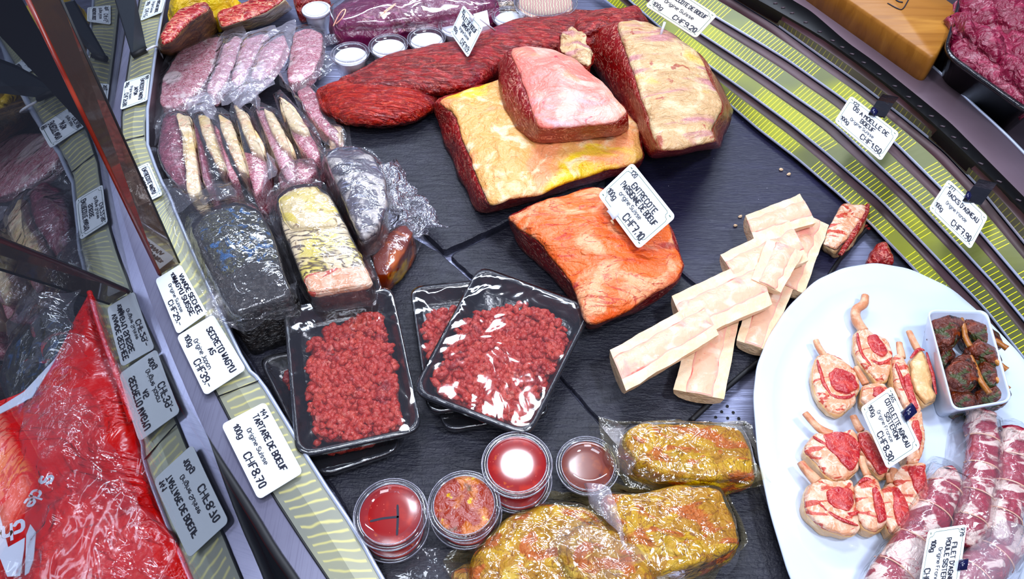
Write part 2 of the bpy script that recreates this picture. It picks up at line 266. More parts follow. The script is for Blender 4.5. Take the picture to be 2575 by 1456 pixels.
def chaik(pts, mid=1, n=2, closed=True):
    P = [V(p) for p in pts]; Q = []
    L = len(P)
    for i in range(L if closed else L-1):
        a, b = P[i], P[(i+1) % L]
        for k in range(mid+1): Q.append(a.lerp(b, k/(mid+1)))
    if not closed: Q.append(P[-1])
    for _ in range(n):
        R = []
        m = len(Q)
        if closed:
            for i in range(m): R += [Q[i].lerp(Q[(i+1) % m], .25), Q[i].lerp(Q[(i+1) % m], .75)]
        else:
            R = [Q[0]]
            for i in range(m-1): R += [Q[i].lerp(Q[i+1], .25), Q[i].lerp(Q[i+1], .75)]
            R.append(Q[-1])
        Q = R
    return Q
def P3(pts, z=0.0): return [at(p[0], p[1], p[2] if len(p) > 2 else z) for p in pts]
def cen(pts):
    s = V((0, 0, 0))
    for p in pts: s += p
    return s/len(pts)
def loft(rings, cap0=False, cap1=False, closed=True):
    vs = []; fs = []; n = len(rings[0])
    for r in rings: vs += r
    for k in range(len(rings)-1):
        for i in range(n if closed else n-1):
            j = (i+1) % n; fs.append((k*n+i, k*n+j, (k+1)*n+j, (k+1)*n+i))
    if cap0: vs.append(cen(rings[0])); c = len(vs)-1; fs += [(c, (i+1) % n, i) for i in range(n)]
    if cap1: vs.append(cen(rings[-1])); c = len(vs)-1; b = (len(rings)-1)*n; fs += [(c, b+i, b+(i+1) % n) for i in range(n)]
    return vs, fs
def rough_up(vs, amp, freq, seed=0.0, amp2=0, freq2=0, zmin=None):
    out = []
    for v in vs:
        d = nvec(v*freq+V((seed, seed, seed)))*amp
        if amp2: d += nvec(v*freq2+V((seed, 0, 7)))*amp2
        q = v+d
        if zmin is not None and q.z < zmin: q.z = zmin
        out.append(q)
    return out
def scl(r, c, s, dz=0.0): return [V((c.x+(p.x-c.x)*s, c.y+(p.y-c.y)*s, p.z+dz)) for p in r]
def ccw(pts):
    a = sum(pts[i].x*pts[(i+1) % len(pts)].y-pts[(i+1) % len(pts)].x*pts[i].y for i in range(len(pts)))
    return a > 0
def lump_rings(T, B, dome, r, bulge, ns=5):
    """side rings from B up to T, then rings closing over the top"""
    cT = cen(T); cB = cen(B); side = []
    for k in range(ns+1):
        f = k/ns; c = cB.lerp(cT, f); g = bulge*math.sin(math.pi*min(1, f*.9+.1))
        side.append([(lambda q: V((c.x+(q.x-c.x)*(1+g), c.y+(q.y-c.y)*(1+g), q.z)))(b.lerp(t, f)) for b, t in zip(B, T)])
    zt = cT.z; h = max(r, 0)
    side[-1] = [V((p.x, p.y, p.z-h)) for p in side[-1]]
    top = []
    for s, k in ((.985, .5), (.955, .18), (.9, .04), (.8, 0), (.66, 0), (.5, 0), (.34, 0), (.18, 0), (.07, 0)):
        top.append([V((cT.x+(p.x-cT.x)*s, cT.y+(p.y-cT.y)*s, zt+(p.z-zt)*s+dome*(1-s*s)-h*k)) for p in T])
    return side, top
def lump(parent, origin, top, zt, zb=0.0, bot=None, spread=1.0, dome=.006, r=.006, bulge=.03, amp=.004, freq=25, amp2=.0012, mat='lean_dark',
         name='meat', cap=None, cap_at=.7, mid=1, n=2, seed=0.0, zmin=None, shift=(0, 0), capname='fat_cap', world=False):
    T = chaik(top if world else P3(top, zt), mid, n)
    if bot is not None: B = chaik(bot if world else P3(bot, zb), mid, n)
    else:
        c = cen(T); B = [V((c.x+(p.x-c.x)*spread+shift[0], c.y+(p.y-c.y)*spread+shift[1], zb)) for p in T]
    if ccw(T) is False: T.reverse(); B.reverse()
    side, topr = lump_rings(T, B, dome, r, bulge)
    cB = cen(B); base = scl(B, cB, .93, 0); 
    zmin = zb-.0005 if zmin is None else zmin
    def bld(nm, rings, m):
        vs, fs = loft(rings, True, True); vs = rough_up(vs, amp, freq, seed, amp2, freq*4, zmin)
        return mesh(nm, vs, fs, m, parent, origin)
    side[0] = [V((p.x, p.y, p.z+.002)) for p in side[0]]
    if cap is None: return bld(name, [base]+side+topr, mat)
    k = max(1, int(round(len(side)*cap_at)))
    k = min(k, len(side)-1)
    a = bld(name, [base]+side[:k+1]+[scl(side[k], cen(side[k]), .9, .001)], mat)
    b = bld(capname, [scl(side[k], cen(side[k]), .9, .0005)]+side[k:]+topr, cap)
    return a, b
def polar(pts, c, n=72):
    out = []; m = len(pts)
    for k in range(n):
        a = 2*math.pi*k/n; d = (math.cos(a), math.sin(a)); best = None
        for i in range(m):
            p, q = pts[i]-c, pts[(i+1) % m]-c; e = q-p
            den = d[0]*e.y-d[1]*e.x
            if abs(den) < 1e-12: continue
            t = (p.x*e.y-p.y*e.x)/den; s = (p.x*d[1]-p.y*d[0])/den
            if t > 0 and -1e-6 <= s <= 1+1e-6 and (best is None or t > best[0]): best = (t, p.z+e.z*s)
        if best is None: best = (.01, 0)
        out.append(V((c.x+d[0]*best[0], c.y+d[1]*best[0], best[1]+c.z)))
    return out
def pouch(parent, origin, inner, zi, outer, zo, h=.0, mat='film_pouch', name='plastic_film', wave=.004, seed=1.0, dome=.006, off=.0025, wf=40, seal=True):
    """a plastic bag: follows its content and runs out to a wavy flange"""
    I = chaik(P3(inner, zi), 1, 2); O = chaik(P3(outer, zo), 2, 2); c = cen(I)
    c0 = V((c.x, c.y, 0)); I = polar(I, c0); O = polar(O, c0)
    O = [o if (o-c0).xy.length > (i-c0).xy.length*1.03 else V((c.x+(i.x-c.x)*1.04, c.y+(i.y-c.y)*1.04, o.z)) for i, o in zip(I, O)]
    rings = []
    for f in (1, .96, .9, .75, .55, .35, .15, 0):
        R = []
        for i, o in zip(I, O):
            p = i.lerp(o, f); zed = o.z+(i.z+off-o.z)*(1-f)**2.2
            q = noise.noise(V((p.x, p.y, seed))*wf)*wave*f+noise.noise(V((p.x*2.3, p.y*2.3, seed+5))*wf)*wave*.5*f
            R.append(V((p.x, p.y, max(zed+q, .001))))
        rings.append(R)
    zc = c.z
    for s in (.96, .9, .78, .6, .4, .2, .06):
        rings.append([V((c.x+(p.x-c.x)*s, c.y+(p.y-c.y)*s, zc+(p.z-zc)*s+off*1.5+dome*(1-s*s)+noise.noise(V((p.x*s, p.y*s, seed))*50)*.0012)) for p in I])
    vs, fs = loft(rings, False, True)
    return mesh(name, vs, fs, mat, parent, origin)
def tube(parent, origin, path, rad, mat, name='bone', seg=10, flat=1.0, world=False, z=0, amp=0, closed_end=True, n=2):
    P = path if world else P3(path, z); R = rad if hasattr(rad, '__len__') else [rad]*len(P)
    Q = chaik([V((*p, r)) if False else p for p in P], 0, n, False); m = len(Q); rings = []
    for i, p in enumerate(Q):
        f = i/(m-1)*(len(R)-1); a = int(min(f, len(R)-2)) if len(R) > 1 else 0; rr = R[a]+(R[min(a+1, len(R)-1)]-R[a])*(f-a)
        d = (Q[min(i+1, m-1)]-Q[max(i-1, 0)]).normalized(); up = V((0, 0, 1)) if abs(d.z) < .9 else V((1, 0, 0))
        s = d.cross(up).normalized(); u = s.cross(d).normalized()
        rings.append([p+s*(math.cos(2*math.pi*k/seg)*rr)+u*(math.sin(2*math.pi*k/seg)*rr*flat) for k in range(seg)])
    vs, fs = loft(rings, True, True)
    if amp: vs = rough_up(vs, amp, 60, 3)
    return mesh(name, vs, fs, mat, parent, origin if origin is not None else None)
def lathe(parent, origin, prof, mat, name, seg=48, loc=None, cap0=True, cap1=True):
    rings = [[V((r*math.cos(2*math.pi*k/seg), r*math.sin(2*math.pi*k/seg), z)) for k in range(seg)] for r, z in prof]
    vs, fs = loft(rings, cap0, cap1)
    return mesh(name, vs, fs, mat, parent)
def rquad(c4, r, seg=6):
    """rounded quadrilateral through 3D corners"""
    out = []
    for i in range(4):
        p, a, b = c4[i], c4[i-1], c4[(i+1) % 4]
        A = p+(a-p).normalized()*r; B = p+(b-p).normalized()*r
        for k in range(seg+1):
            t = k/seg; out.append(A*(1-t)**2+p*2*t*(1-t)+B*t*t)
    return out
def sheet(name, lines, mat, parent=None, uv=True, origin=None, smooth=True, n=2, thick=0.0):
    """surface lofted between open 3D lines"""
    L = [chaik(l, 1, n, False) if n else l for l in lines]; k = len(L[0]); vs = []; uvs = []; fs = []
    for a, l in enumerate(L):
        u = 0
        for i, p in enumerate(l):
            if i: u += (L[0][i]-L[0][i-1]).length
            vs.append(p); uvs.append((u, a/(len(L)-1)))
    for a in range(len(L)-1):
        for i in range(k-1): fs.append((a*k+i, a*k+i+1, (a+1)*k+i+1, (a+1)*k+i))
    if thick:
        m = len(vs); vs += [v-V((0, 0, thick)) for v in vs]; uvs += uvs
        bf = [(d+m, c+m, b+m, a+m) for a, b, c, d in fs]; A = len(L)-1
        for i in range(k-1): bf += [(i, i+m, i+1+m, i+1), (A*k+i, A*k+i+1, A*k+i+1+m, A*k+i+m)]
        for a in range(A): bf += [(a*k, (a+1)*k, (a+1)*k+m, a*k+m), (a*k+k-1, a*k+k-1+m, (a+1)*k+k-1+m, (a+1)*k+k-1)]
        fs += bf
    return mesh(name, vs, fs, mat, parent, origin, smooth and not thick, uvs)
def prism(outline, z0, z1, c=None, bevel=0.0):
    """solid with a flat top"""
    if not ccw(outline): outline = outline[::-1]
    B = [V((p.x, p.y, z0)) for p in outline]; T = [V((p.x, p.y, z1)) for p in outline]; cc = cen(T)
    rings = [B, [V((p.x, p.y, z1-bevel)) for p in T]] if bevel else [B]
    rings.append(scl(T, cc, .985) if bevel else T); n = len(T); vs, fs = loft(rings)
    fs.append(tuple(range((len(rings)-1)*n, len(rings)*n))); fs.append(tuple(range(n-1, -1, -1)))
    return vs, fs
# ------------------------------------------------------------------ deck, slates, rail, glass, grille
RAIL_IN = [(440, -120), (415, 0), (395, 115), (363, 341), (402, 450), (430, 500), (444, 542), (560, 800), (622, 930), (654, 956), (710, 1047), (800, 1197), (900, 1344), (960, 1456), (1030, 1570)]
RAIL_MID = [(370, -120), (352, 0), (325, 150), (300, 350), (338, 480), (365, 560), (400, 690), (470, 845), (530, 962), (548, 997), (592, 1083), (682, 1239), (760, 1360), (825, 1456), (900, 1570)]
RAIL_OUT = [(340, -120), (322, 0), (300, 140), (256, 392), (275, 500), (294, 590), (330, 750), (388, 875), (450, 1000), (474, 1040), (540, 1145), (640, 1300), (690, 1385), (740, 1456), (815, 1570)]
GRILLE = [
 [(1480, -30, .008), (1660, 105, .008), (1843, 271, .008), (1906, 325, .008), (2007, 402, .008), (2108, 489, .008), (2175, 549, .008), (2297, 675, .008), (2440, 840, .008), (2600, 1060, .008)],
 [(1535, -40, .028), (1660, 70, .028), (1776, 161, .028), (1885, 238, .028), (1990, 315, .028), (2077, 386, .028), (2210, 500, .028), (2322, 615, .028), (2479, 780, .028), (2600, 935, .028)],
 [(1600, -45, .048), (1690, 35, .048), (1762, 86, .048), (1850, 143, .048), (1920, 189, .048), (2091, 308, .048), (2290, 492, .048), (2420, 629, .048), (2500, 715, .048), (2620, 860, .048)],
 [(1655, -50, .068), (1730, 0, .068), (1797, 42, .068), (1920, 115, .068), (1983, 154, .068), (2120, 250, .068), (2248, 358, .068), (2381, 490, .068), (2472, 594, .068), (2640, 790, .068)],
 [(1740, -60, .088), (1800, -30, .088), (1857, 2, .088), (1955, 63, .088), (2059, 138, .088), (2164, 212, .088), (2269, 293, .088), (2374, 378, .088), (2461, 470, .088), (2640, 690, .088)],
 [(1830, -45, .112), (1892, -8, .112), (1950, 24, .112), (2059, 87, .112), (2130, 136, .112), (2248, 224, .112), (2330, 294, .112), (2409, 367, .112), (2549, 500, .112), (2680, 650, .112)]]
G3 = [[at(*p) for p in g] for g in GRILLE]
def dz(l, z): return [V((p.x, p.y, p.z+z)) for p in l]
deck_l = P3(RAIL_IN, -.012); deck_l = [deck_l[i] for i in (0, 2, 3, 5, 7, 9, 11, 12, 13, 14)]+[at(1500, 2200, -.012)]
deck_r = P3([(p[0], p[1]) for p in GRILLE[0]]+[(2700, 1900)], -.012)
dk = sheet('case_deck', [deck_l, deck_r], 'deck_steel', n=1, smooth=False, thick=.004); tag(dk, 'brushed steel perforated deck showing between slates and beside the plate', 'counter deck')
hv = []; hf = []
for (x, y) in ((1829, 1021), (1815, 1035), (1844, 1037), (1800, 1049), (1830, 1051), (1858, 1052), (1889, 1237), (1786, 1062), (1902, 1252), (1890, 1262), (1873, 1066), (1816, 1066)):
    c = at(x, y, -.0112); b = len(hv); hv += [c+V((.0021*math.cos(k*.7854), .0021*math.sin(k*.7854), 0)) for k in range(8)]; hf.append(tuple(range(b, b+8)))
h = mesh('drain_holes', hv, hf, 'deck_hole', dk); h['kind'] = 'stuff'
def slate(name, pts, z, th, mat, label, mid=6):
    o = chaik(P3(pts, z), mid, 1); o = [p+V((noise.noise(p*60)*.0022, noise.noise(p*60+V((9, 9, 9)))*.0022, 0)) for p in o]
    vs, fs = prism(o, z-th, z, bevel=.0015); ob = mesh(name, vs, fs, mat, None, cen(o)-V((0, 0, th)), smooth=False)
    return tag(ob, label, 'slate')
slate('slate_tile', [(1118, 629), (1000, 520), (800, 330), (980, 60), (1300, 20), (1500, 120), (1620, 330), (1500, 452), (1290, 548)], .0045, .016, 'slate', 'rough dark slate tile under the large fat-capped beef joint, its corner lying uppermost')
slate('slate_tile', [(1108, 636), (1180, 702), (1300, 830), (1400, 945), (1505, 1062), (1600, 1180), (1740, 1480), (1000, 1530), (850, 1250), (600, 860), (380, 450), (400, 130), (620, 60), (860, 420), (980, 560)], -.004, .008, 'slate', 'rough slate tile under the black meat trays and sauce tubs')
slate('slate_tile', [(1132, 642), (1290, 562), (1560, 560), (1935, 885), (1735, 1060), (1515, 1062), (1410, 945), (1200, 706)], -.003, .009, 'slate', 'slate tile under the orange steak joint and the front marrow bones')
slate('slate_sheet', [(1520, 450), (1640, 340), (1700, 120), (1790, 190), (1850, 277), (2110, 500), (2190, 560), (2060, 730), (1942, 880), (1570, 556)], -.002, .010, 'slate_smooth', 'smooth blue-black slate sheet beside the curved yellow grille')
slate('slate_tile', [(1620, 1180), (1750, 1070), (1880, 1150), (1940, 1300), (2010, 1530), (1760, 1530)], -.004, .008, 'slate', 'slate tile showing between yellow marinated packs and the white plate')
t_ = tube(None, None, [at(1738, 1058, .002), at(1830, 972, .002), at(1925, 893, .002), at(1965, 850, .002)], .0035, 'black_rubber', 'divider_strip', world=True)
tag(t_, 'thin black edging strip beside the perforated steel next to the plate', 'strip')
for px in (((2185, 570), (2110, 650), (2060, 735)),):
    t_ = tube(None, None, P3(px, -.002), .003, 'black_rubber', 'divider_strip', world=True); tag(t_, 'short black edging strip on the steel between rib piece and plate', 'strip')
# rail
ZR = .045
ro, rm, ri = P3(RAIL_OUT, ZR), P3(RAIL_MID, ZR), P3(RAIL_IN, ZR)
rail = thing('ticket_rail', cen(rm)-V((0, 0, .05)), 'stainless front rail of the counter carrying the price tickets along the glass', 'rail')
RO = rail.location
sheet('steel_ledge', [ro, rm], 'brushed_steel', rail, origin=RO, n=1, smooth=False, thick=.01)
def lerpl(a, b, f, z=0): return [p.lerp(q, f)+V((0, 0, z)) for p, q in zip(a, b)]
sheet('ticket_strip', [lerpl(rm, ri, .03, .001), lerpl(rm, ri, .5, .0035), lerpl(rm, ri, .97, .002)], 'ticket_ribbed', rail, origin=RO, n=1, smooth=False, thick=.004)
for i, f in ((0, 0.0), (1, 1.0)):
    b = tube(rail, RO, lerpl(rm, ri, f, .002 if i else .001), .0026 if i else .0014, 'edge_bright' if i else 'black_rubber', 'edge_bead', world=True, n=1, seg=8)
sheet('inner_wall', [ri, dz(ri, -.057)], 'dark_steel', rail, origin=RO, n=1, smooth=False)
for px in (((300, 357), (363, 341)), ((548, 997), (654, 956))):
    tube(rail, RO, P3(px, ZR+.0035), .0009, 'black_rubber', 'seam', world=True, n=0, seg=6)
gk = tube(None, None, dz(ro, .001), .0052, 'black_rubber', 'rubber_gasket', world=True, n=1); tag(gk, 'black rubber gasket where the front glass meets the rail', 'gasket')
# glass panes standing on the gasket, leaning a little outward
def pane(a, h, label, tilt):
    d = (a[1]-a[0]).normalized(); nn = V((-d.y, d.x, 0))
    if nn.x > 0: nn = -nn
    vs = [a[0], a[1], a[1]+V((0, 0, h))+nn*h*math.tan(tilt), a[0]+V((0, 0, h))+nn*h*math.tan(tilt)]
    return tag(mesh('counter_glass', vs, [(0, 1, 2, 3)], 'counter_glass', None, (a[0]+a[1])/2, smooth=False), label, 'glass', None, 'thing')
P0, PC, P2 = V((-.634, .898, .05)), V((-.440, .475, .05)), V((-.054, .004, .05))
pane([at(345, -150, .05), P0], .62, 'upright front glass pane mirroring the farther price tickets', 0)
cv = [P0*(1-k/30)**2+PC*(2*k/30*(1-k/30))+P2*(k/30)**2 for k in range(31)]; cv.append(P2+(P2-PC).normalized()*.12)
tops = []
for k, p in enumerate(cv):
    d = (cv[min(k+1, 31)]-cv[max(k-1, 0)]).normalized(); tops.append(p+V((d.y, -d.x, 0))*.95*math.tan(math.radians(12)) + V((0, 0, .95)))
tag(mesh('counter_glass', cv+tops, [(k, k+1, k+33, k+32) for k in range(31)], 'counter_glass', None, cv[15]), 'curved upright front glass pane with the red bag behind it', 'glass', None, 'thing')
def standing_z(p, base):
    best = None
    for k in range(5, 120):
        z = k*.01
        if z > .8: break
        q = at(p[0], p[1], z); e = (q.xy-base.xy).length
        if best is None or e < best[0]: best = (e, z, q)
    return best
def upright(name, bl, br, tl, tr, zb, mat, th, label, cat):
    b = [at(*bl, zb), at(*br, zb)]; m = (b[0]+b[1])/2; z = min(.62, standing_z(((tl[0]+tr[0])/2, (tl[1]+tr[1])/2), m)[1]); t = [at(*tl, z), at(*tr, z)]
    nn = (b[1]-b[0]).cross(t[0]-b[0]).normalized()*th
    vs = [b[0], b[1], t[1], t[0]]; vs += [v-nn for v in vs]; fs = [(0, 1, 2, 3), (7, 6, 5, 4), (0, 4, 5, 1), (1, 5, 6, 2), (2, 6, 7, 3), (3, 7, 4, 0)]
    r = thing(name, m, label, cat); mesh('panel', vs, fs, mat, r, m, smooth=False)
    return r, b, t, nn
dv, b, t, nn = upright('glass_divider', (402, 690), (451, 661), (66, -10), (150, -10), ZR+.006, 'acrylic_brown', .005, 'tall reddish-brown tinted glass divider rising from the rail past the tickets', 'divider')
tube(dv, dv.location, [b[0], b[0].lerp(t[0], .5), t[0]], .0026, 'red_reflection', 'red_edge', world=True, n=0, seg=8)  # red reflection in the glass edge, put in as a coloured tube
tube(dv, dv.location, [b[1], b[1].lerp(t[1], .5), t[1]], .0014, 'black_rubber', 'dark_edge', world=True, n=0, seg=6)
cl, b, t, nn = upright('glass_clamp', (334, 142), (369, 124), (288, -10), (340, -10), ZR+.008, 'panel_grey', .004, 'grey upright plate with black foot on the rail at the top left', 'bracket')
tube(cl, cl.location, [b[0]+V((0, 0, .002)), b[1]+V((0, 0, .002))], .006, 'black_rubber', 'foot', world=True, n=0)
cb = tube(None, None, [at(369, 126, .058), at(385, 117, .062), at(396, 116, .055), at(405, 130, .03), at(410, 160, .005)], .0022, 'white_plastic', 'cable', world=True); tag(cb, 'thin white cable running from the clamp over the rail', 'cable')
# grille
gr = thing('air_grille', cen(G3[2])-V((0, 0, .06)), 'curved stepped air grille of slotted yellowish metal slats along the back of the deck', 'grille'); GO = gr.location
for i in range(5):
    a, nx = chaik(G3[i], 2, 2, False), chaik(G3[i+1], 5, 2, False); hi = .62 if i < 4 else .55
    nx = [min(nx, key=lambda q: (q.xy-p.xy).length) for p in a]
    nx = [nx[0]]+[(nx[k-1]+nx[k]*2+nx[k+1])/4 for k in range(1, len(nx)-1)]+[nx[-1]]
    A = a; B = [p.lerp(q, hi) for p, q in zip(a, nx)]
    B = [V((p.x, p.y, q.z+.012)) for p, q in zip(B, a)]
    # front edge bright, slotted face, then folded down behind
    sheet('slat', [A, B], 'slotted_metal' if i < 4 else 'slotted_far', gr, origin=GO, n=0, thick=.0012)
    sheet('slat_edge', [dz(A, -.0015), [p.lerp(q, -.05)+V((0, 0, .0012)) for p, q in zip(A, B)], [p.lerp(q, .06)+V((0, 0, .0016)) for p, q in zip(A, B)]], 'edge_bright', gr, origin=GO, n=0)  # highlight along each slat edge, put in as a pale strip
    sheet('gap_plate', [B, [V((p.x, p.y, q.z+.002)) for p, q in zip(B, A)], [V((p.x, p.y, p.z-.004)) for p in nx]], 'gap_brown', gr, origin=GO, n=0)
L5 = G3[5]
L6 = P3([(1935, -40, .118), (1985, -5, .118), (2040, 28, .118), (2129, 105, .118), (2200, 155, .118), (2304, 238, .118), (2390, 308, .118), (2479, 398, .118), (2610, 530, .118), (2740, 690, .118)])
L7 = P3([(2070, -40, .122), (2122, 0, .122), (2190, 50, .122), (2325, 150, .122), (2385, 203, .122), (2437, 255, .122), (2510, 320, .122), (2575, 385, .122), (2680, 500, .122), (2800, 640, .122)])
sheet('vent_channel', [dz(L5, .0), dz(L5, -.02), dz(L6, -.02), L6], 'black_rubber', gr, origin=GO, n=2)
for k in range(26):
    f = k/25*8.6; i = int(f); p = G3[5][i].lerp(G3[5][i+1], f-i)+V((0, 0, -.004)); q = L6[i].lerp(L6[i+1], f-i)
    c = p.lerp(q, .35); d = (q-p).normalized()
    tube(gr, GO, [c, c+d*.007], .0016, 'dark_steel', 'channel_tab', world=True, n=0, seg=6)
bp = sheet('back_ledge', [L6, L7, dz(L7, -.1)], 'panel_steel', n=2); tag(bp, 'curved grey-brown steel ledge behind the grille', 'ledge')
tube(bp, None, dz(L7, .0005), .0022, 'edge_bright', 'edge_highlight', world=True, n=2, seg=8)  # blue-white highlight of the ledge edge, put in as a pale tube
cap = mesh('cover_strip', *prism(P3([(2060, -20), (2122, -8), (2195, 42), (2326, 150), (2318, 172), (2180, 72), (2100, 18)], .126), .120, .1262), 'ticket_light', None, None, smooth=False)
tag(cap, 'pale metal cover strip on the back ledge below the wooden board', 'strip')
far = mesh('work_counter', *prism([L7[0]+V((.01, .02, 0)), L7[3]+V((.012, .01, 0)), L7[6]+V((.012, .01, 0)), L7[9]+V((.01, 0, 0)), V((2.4, .2, 0)), V((2.4, 2.8, 0)), V((.4, 2.8, 0))], .03, .10), 'dark_steel', None, None, smooth=False)
tag(far, 'dark work surface behind the case carrying board and black tub', 'counter')
struct('floor', [V((-6, -4, -.95)), V((6, -4, -.95)), V((6, 6, -.95)), V((-6, 6, -.95))], [(0, 1, 2, 3)], 'floor_dark')
# ------------------------------------------------------------------ handwriting
GL = {'A': '022842 1434', 'B': '0208 083847463505 354443320 2', 'C': '4738180703123243', 'D': '0208 082846442202', 'E': '48080242 0535', 'F': '480802 0535', 'G': '473818070312324445 2545', 'H': '0208 4248 0545', 'I': '0802', 'J': '38331202', 'K': '0208 480542', 'L': '080242', 'M': '0208254842', 'N': '02084248', 'O': '180703123243473818', 'P': '0208 0838474635 05', 'R': '0208 083847463505 2542', 'S': '473818070615354443321203', 'T': '0848 2822', 'U': '080312324348', 'V': '082248', 'W': '0812263248', 'X': '0248 0842', 'Y': '082548 2522', 'Z': '08480242',
 "'": '0807', '-': '0535', '.': '0203', ',': '0301', '0': '180703123237281 8', '1': '062822', '2': '07183847450242', '3': '07183847463525 254443321203', '4': '280444 3632', '5': '480805354443321203', '6': '381604031232434 4351504', '7': '084822 1535', '8': '254647381807062544433212030425', '9': '463515060718384743 3212',
 'a': '36160503123243 4642', 'c': '4636160503123243', 'd': '36160503123243 4842', 'e': '044445361605031232', 'f': '382817 1702 0636', 'g': '36160503123243 464130100 1', 'i': '0206 0807', 'j': '26211001', 'l': '0802', 'n': '0206 0516364542', 'o': '160503123243453616', 'p': '0600 0516364543321203', 'r': '0206 051636', 's': '453616051434433212 03', 'u': '0603123243 4642', 'h': '0208 0516364542', 'm': '0206 05162522 2536454 2'}
def glyph(ch):
    s = GL.get(ch)
    if not s: return [], 2.4
    parts = []; mx = 0
    for tok in s.split(' '): parts.append(tok)
    # tokens with odd length were split inside a pair: join them back
    fixed = []; 
    for tok in parts:
        if fixed and len(fixed[-1]) % 2: fixed[-1] += tok
        else: fixed.append(tok)
    out = []
    for tok in fixed:
        pts = [(int(tok[i]), int(tok[i+1])) for i in range(0, len(tok)-1, 2)]; out.append(pts); mx = max([mx]+[p[0] for p in pts])
    return out, mx+1.7
def write(text, x, y, h, ang=0.0, align='c', wgt=.17, jit=.12, squeeze=.78):
    """strokes of a handwritten line, in card millimetres"""
    k = h/6.0; items = []; cx = 0; rnd = random.Random(text)
    for ch in text:
        g, adv = glyph(ch)
        for st in g: items.append([(cx+(px+rnd.uniform(-jit, jit))*k*squeeze, (py-2+rnd.uniform(-jit, jit))*k) for px, py in st])
        cx += adv*k*squeeze
    fit = min(1, 78/cx) if h < 12 and cx else 1; cx *= fit
    ox = -cx/2 if align == 'c' else (-cx if align == 'r' else 0)
    ca, sa = math.cos(ang), math.sin(ang)
    return [([(x+(a*fit+ox)*ca-b*sa, y+(a*fit+ox)*sa+b*ca) for a, b in st], wgt*h*(.8+.2*fit)) for st in items]
def ribbons(strokes, fn, lift):
    vs = []; fs = []
    for pts, wd in strokes:
        P = [V((*p, 0)) for p in pts]; P = chaik(P, 1, 1, False) if len(P) > 2 else P
        P = [P[0]]+[p for a, p in zip(P, P[1:]) if (p-a).length > 1e-5]
        if len(P) < 2: continue
        P[0] = P[0]-(P[1]-P[0]).normalized()*wd*.35; P[-1] = P[-1]+(P[-1]-P[-2]).normalized()*wd*.35
        b = len(vs)
        for i, p in enumerate(P):
            d = (P[min(i+1, len(P)-1)]-P[max(i-1, 0)]).normalized(); s = V((-d.y, d.x, 0))*wd*.5
            q = .7 if i in (0, len(P)-1) else 1
            vs += [fn(p.x+s.x*q, p.y+s.y*q, lift), fn(p.x-s.x*q, p.y-s.y*q, lift)]
        fs += [(b+2*i, b+2*i+1, b+2*i+3, b+2*i+2) for i in range(len(P)-1)]
    return vs, fs
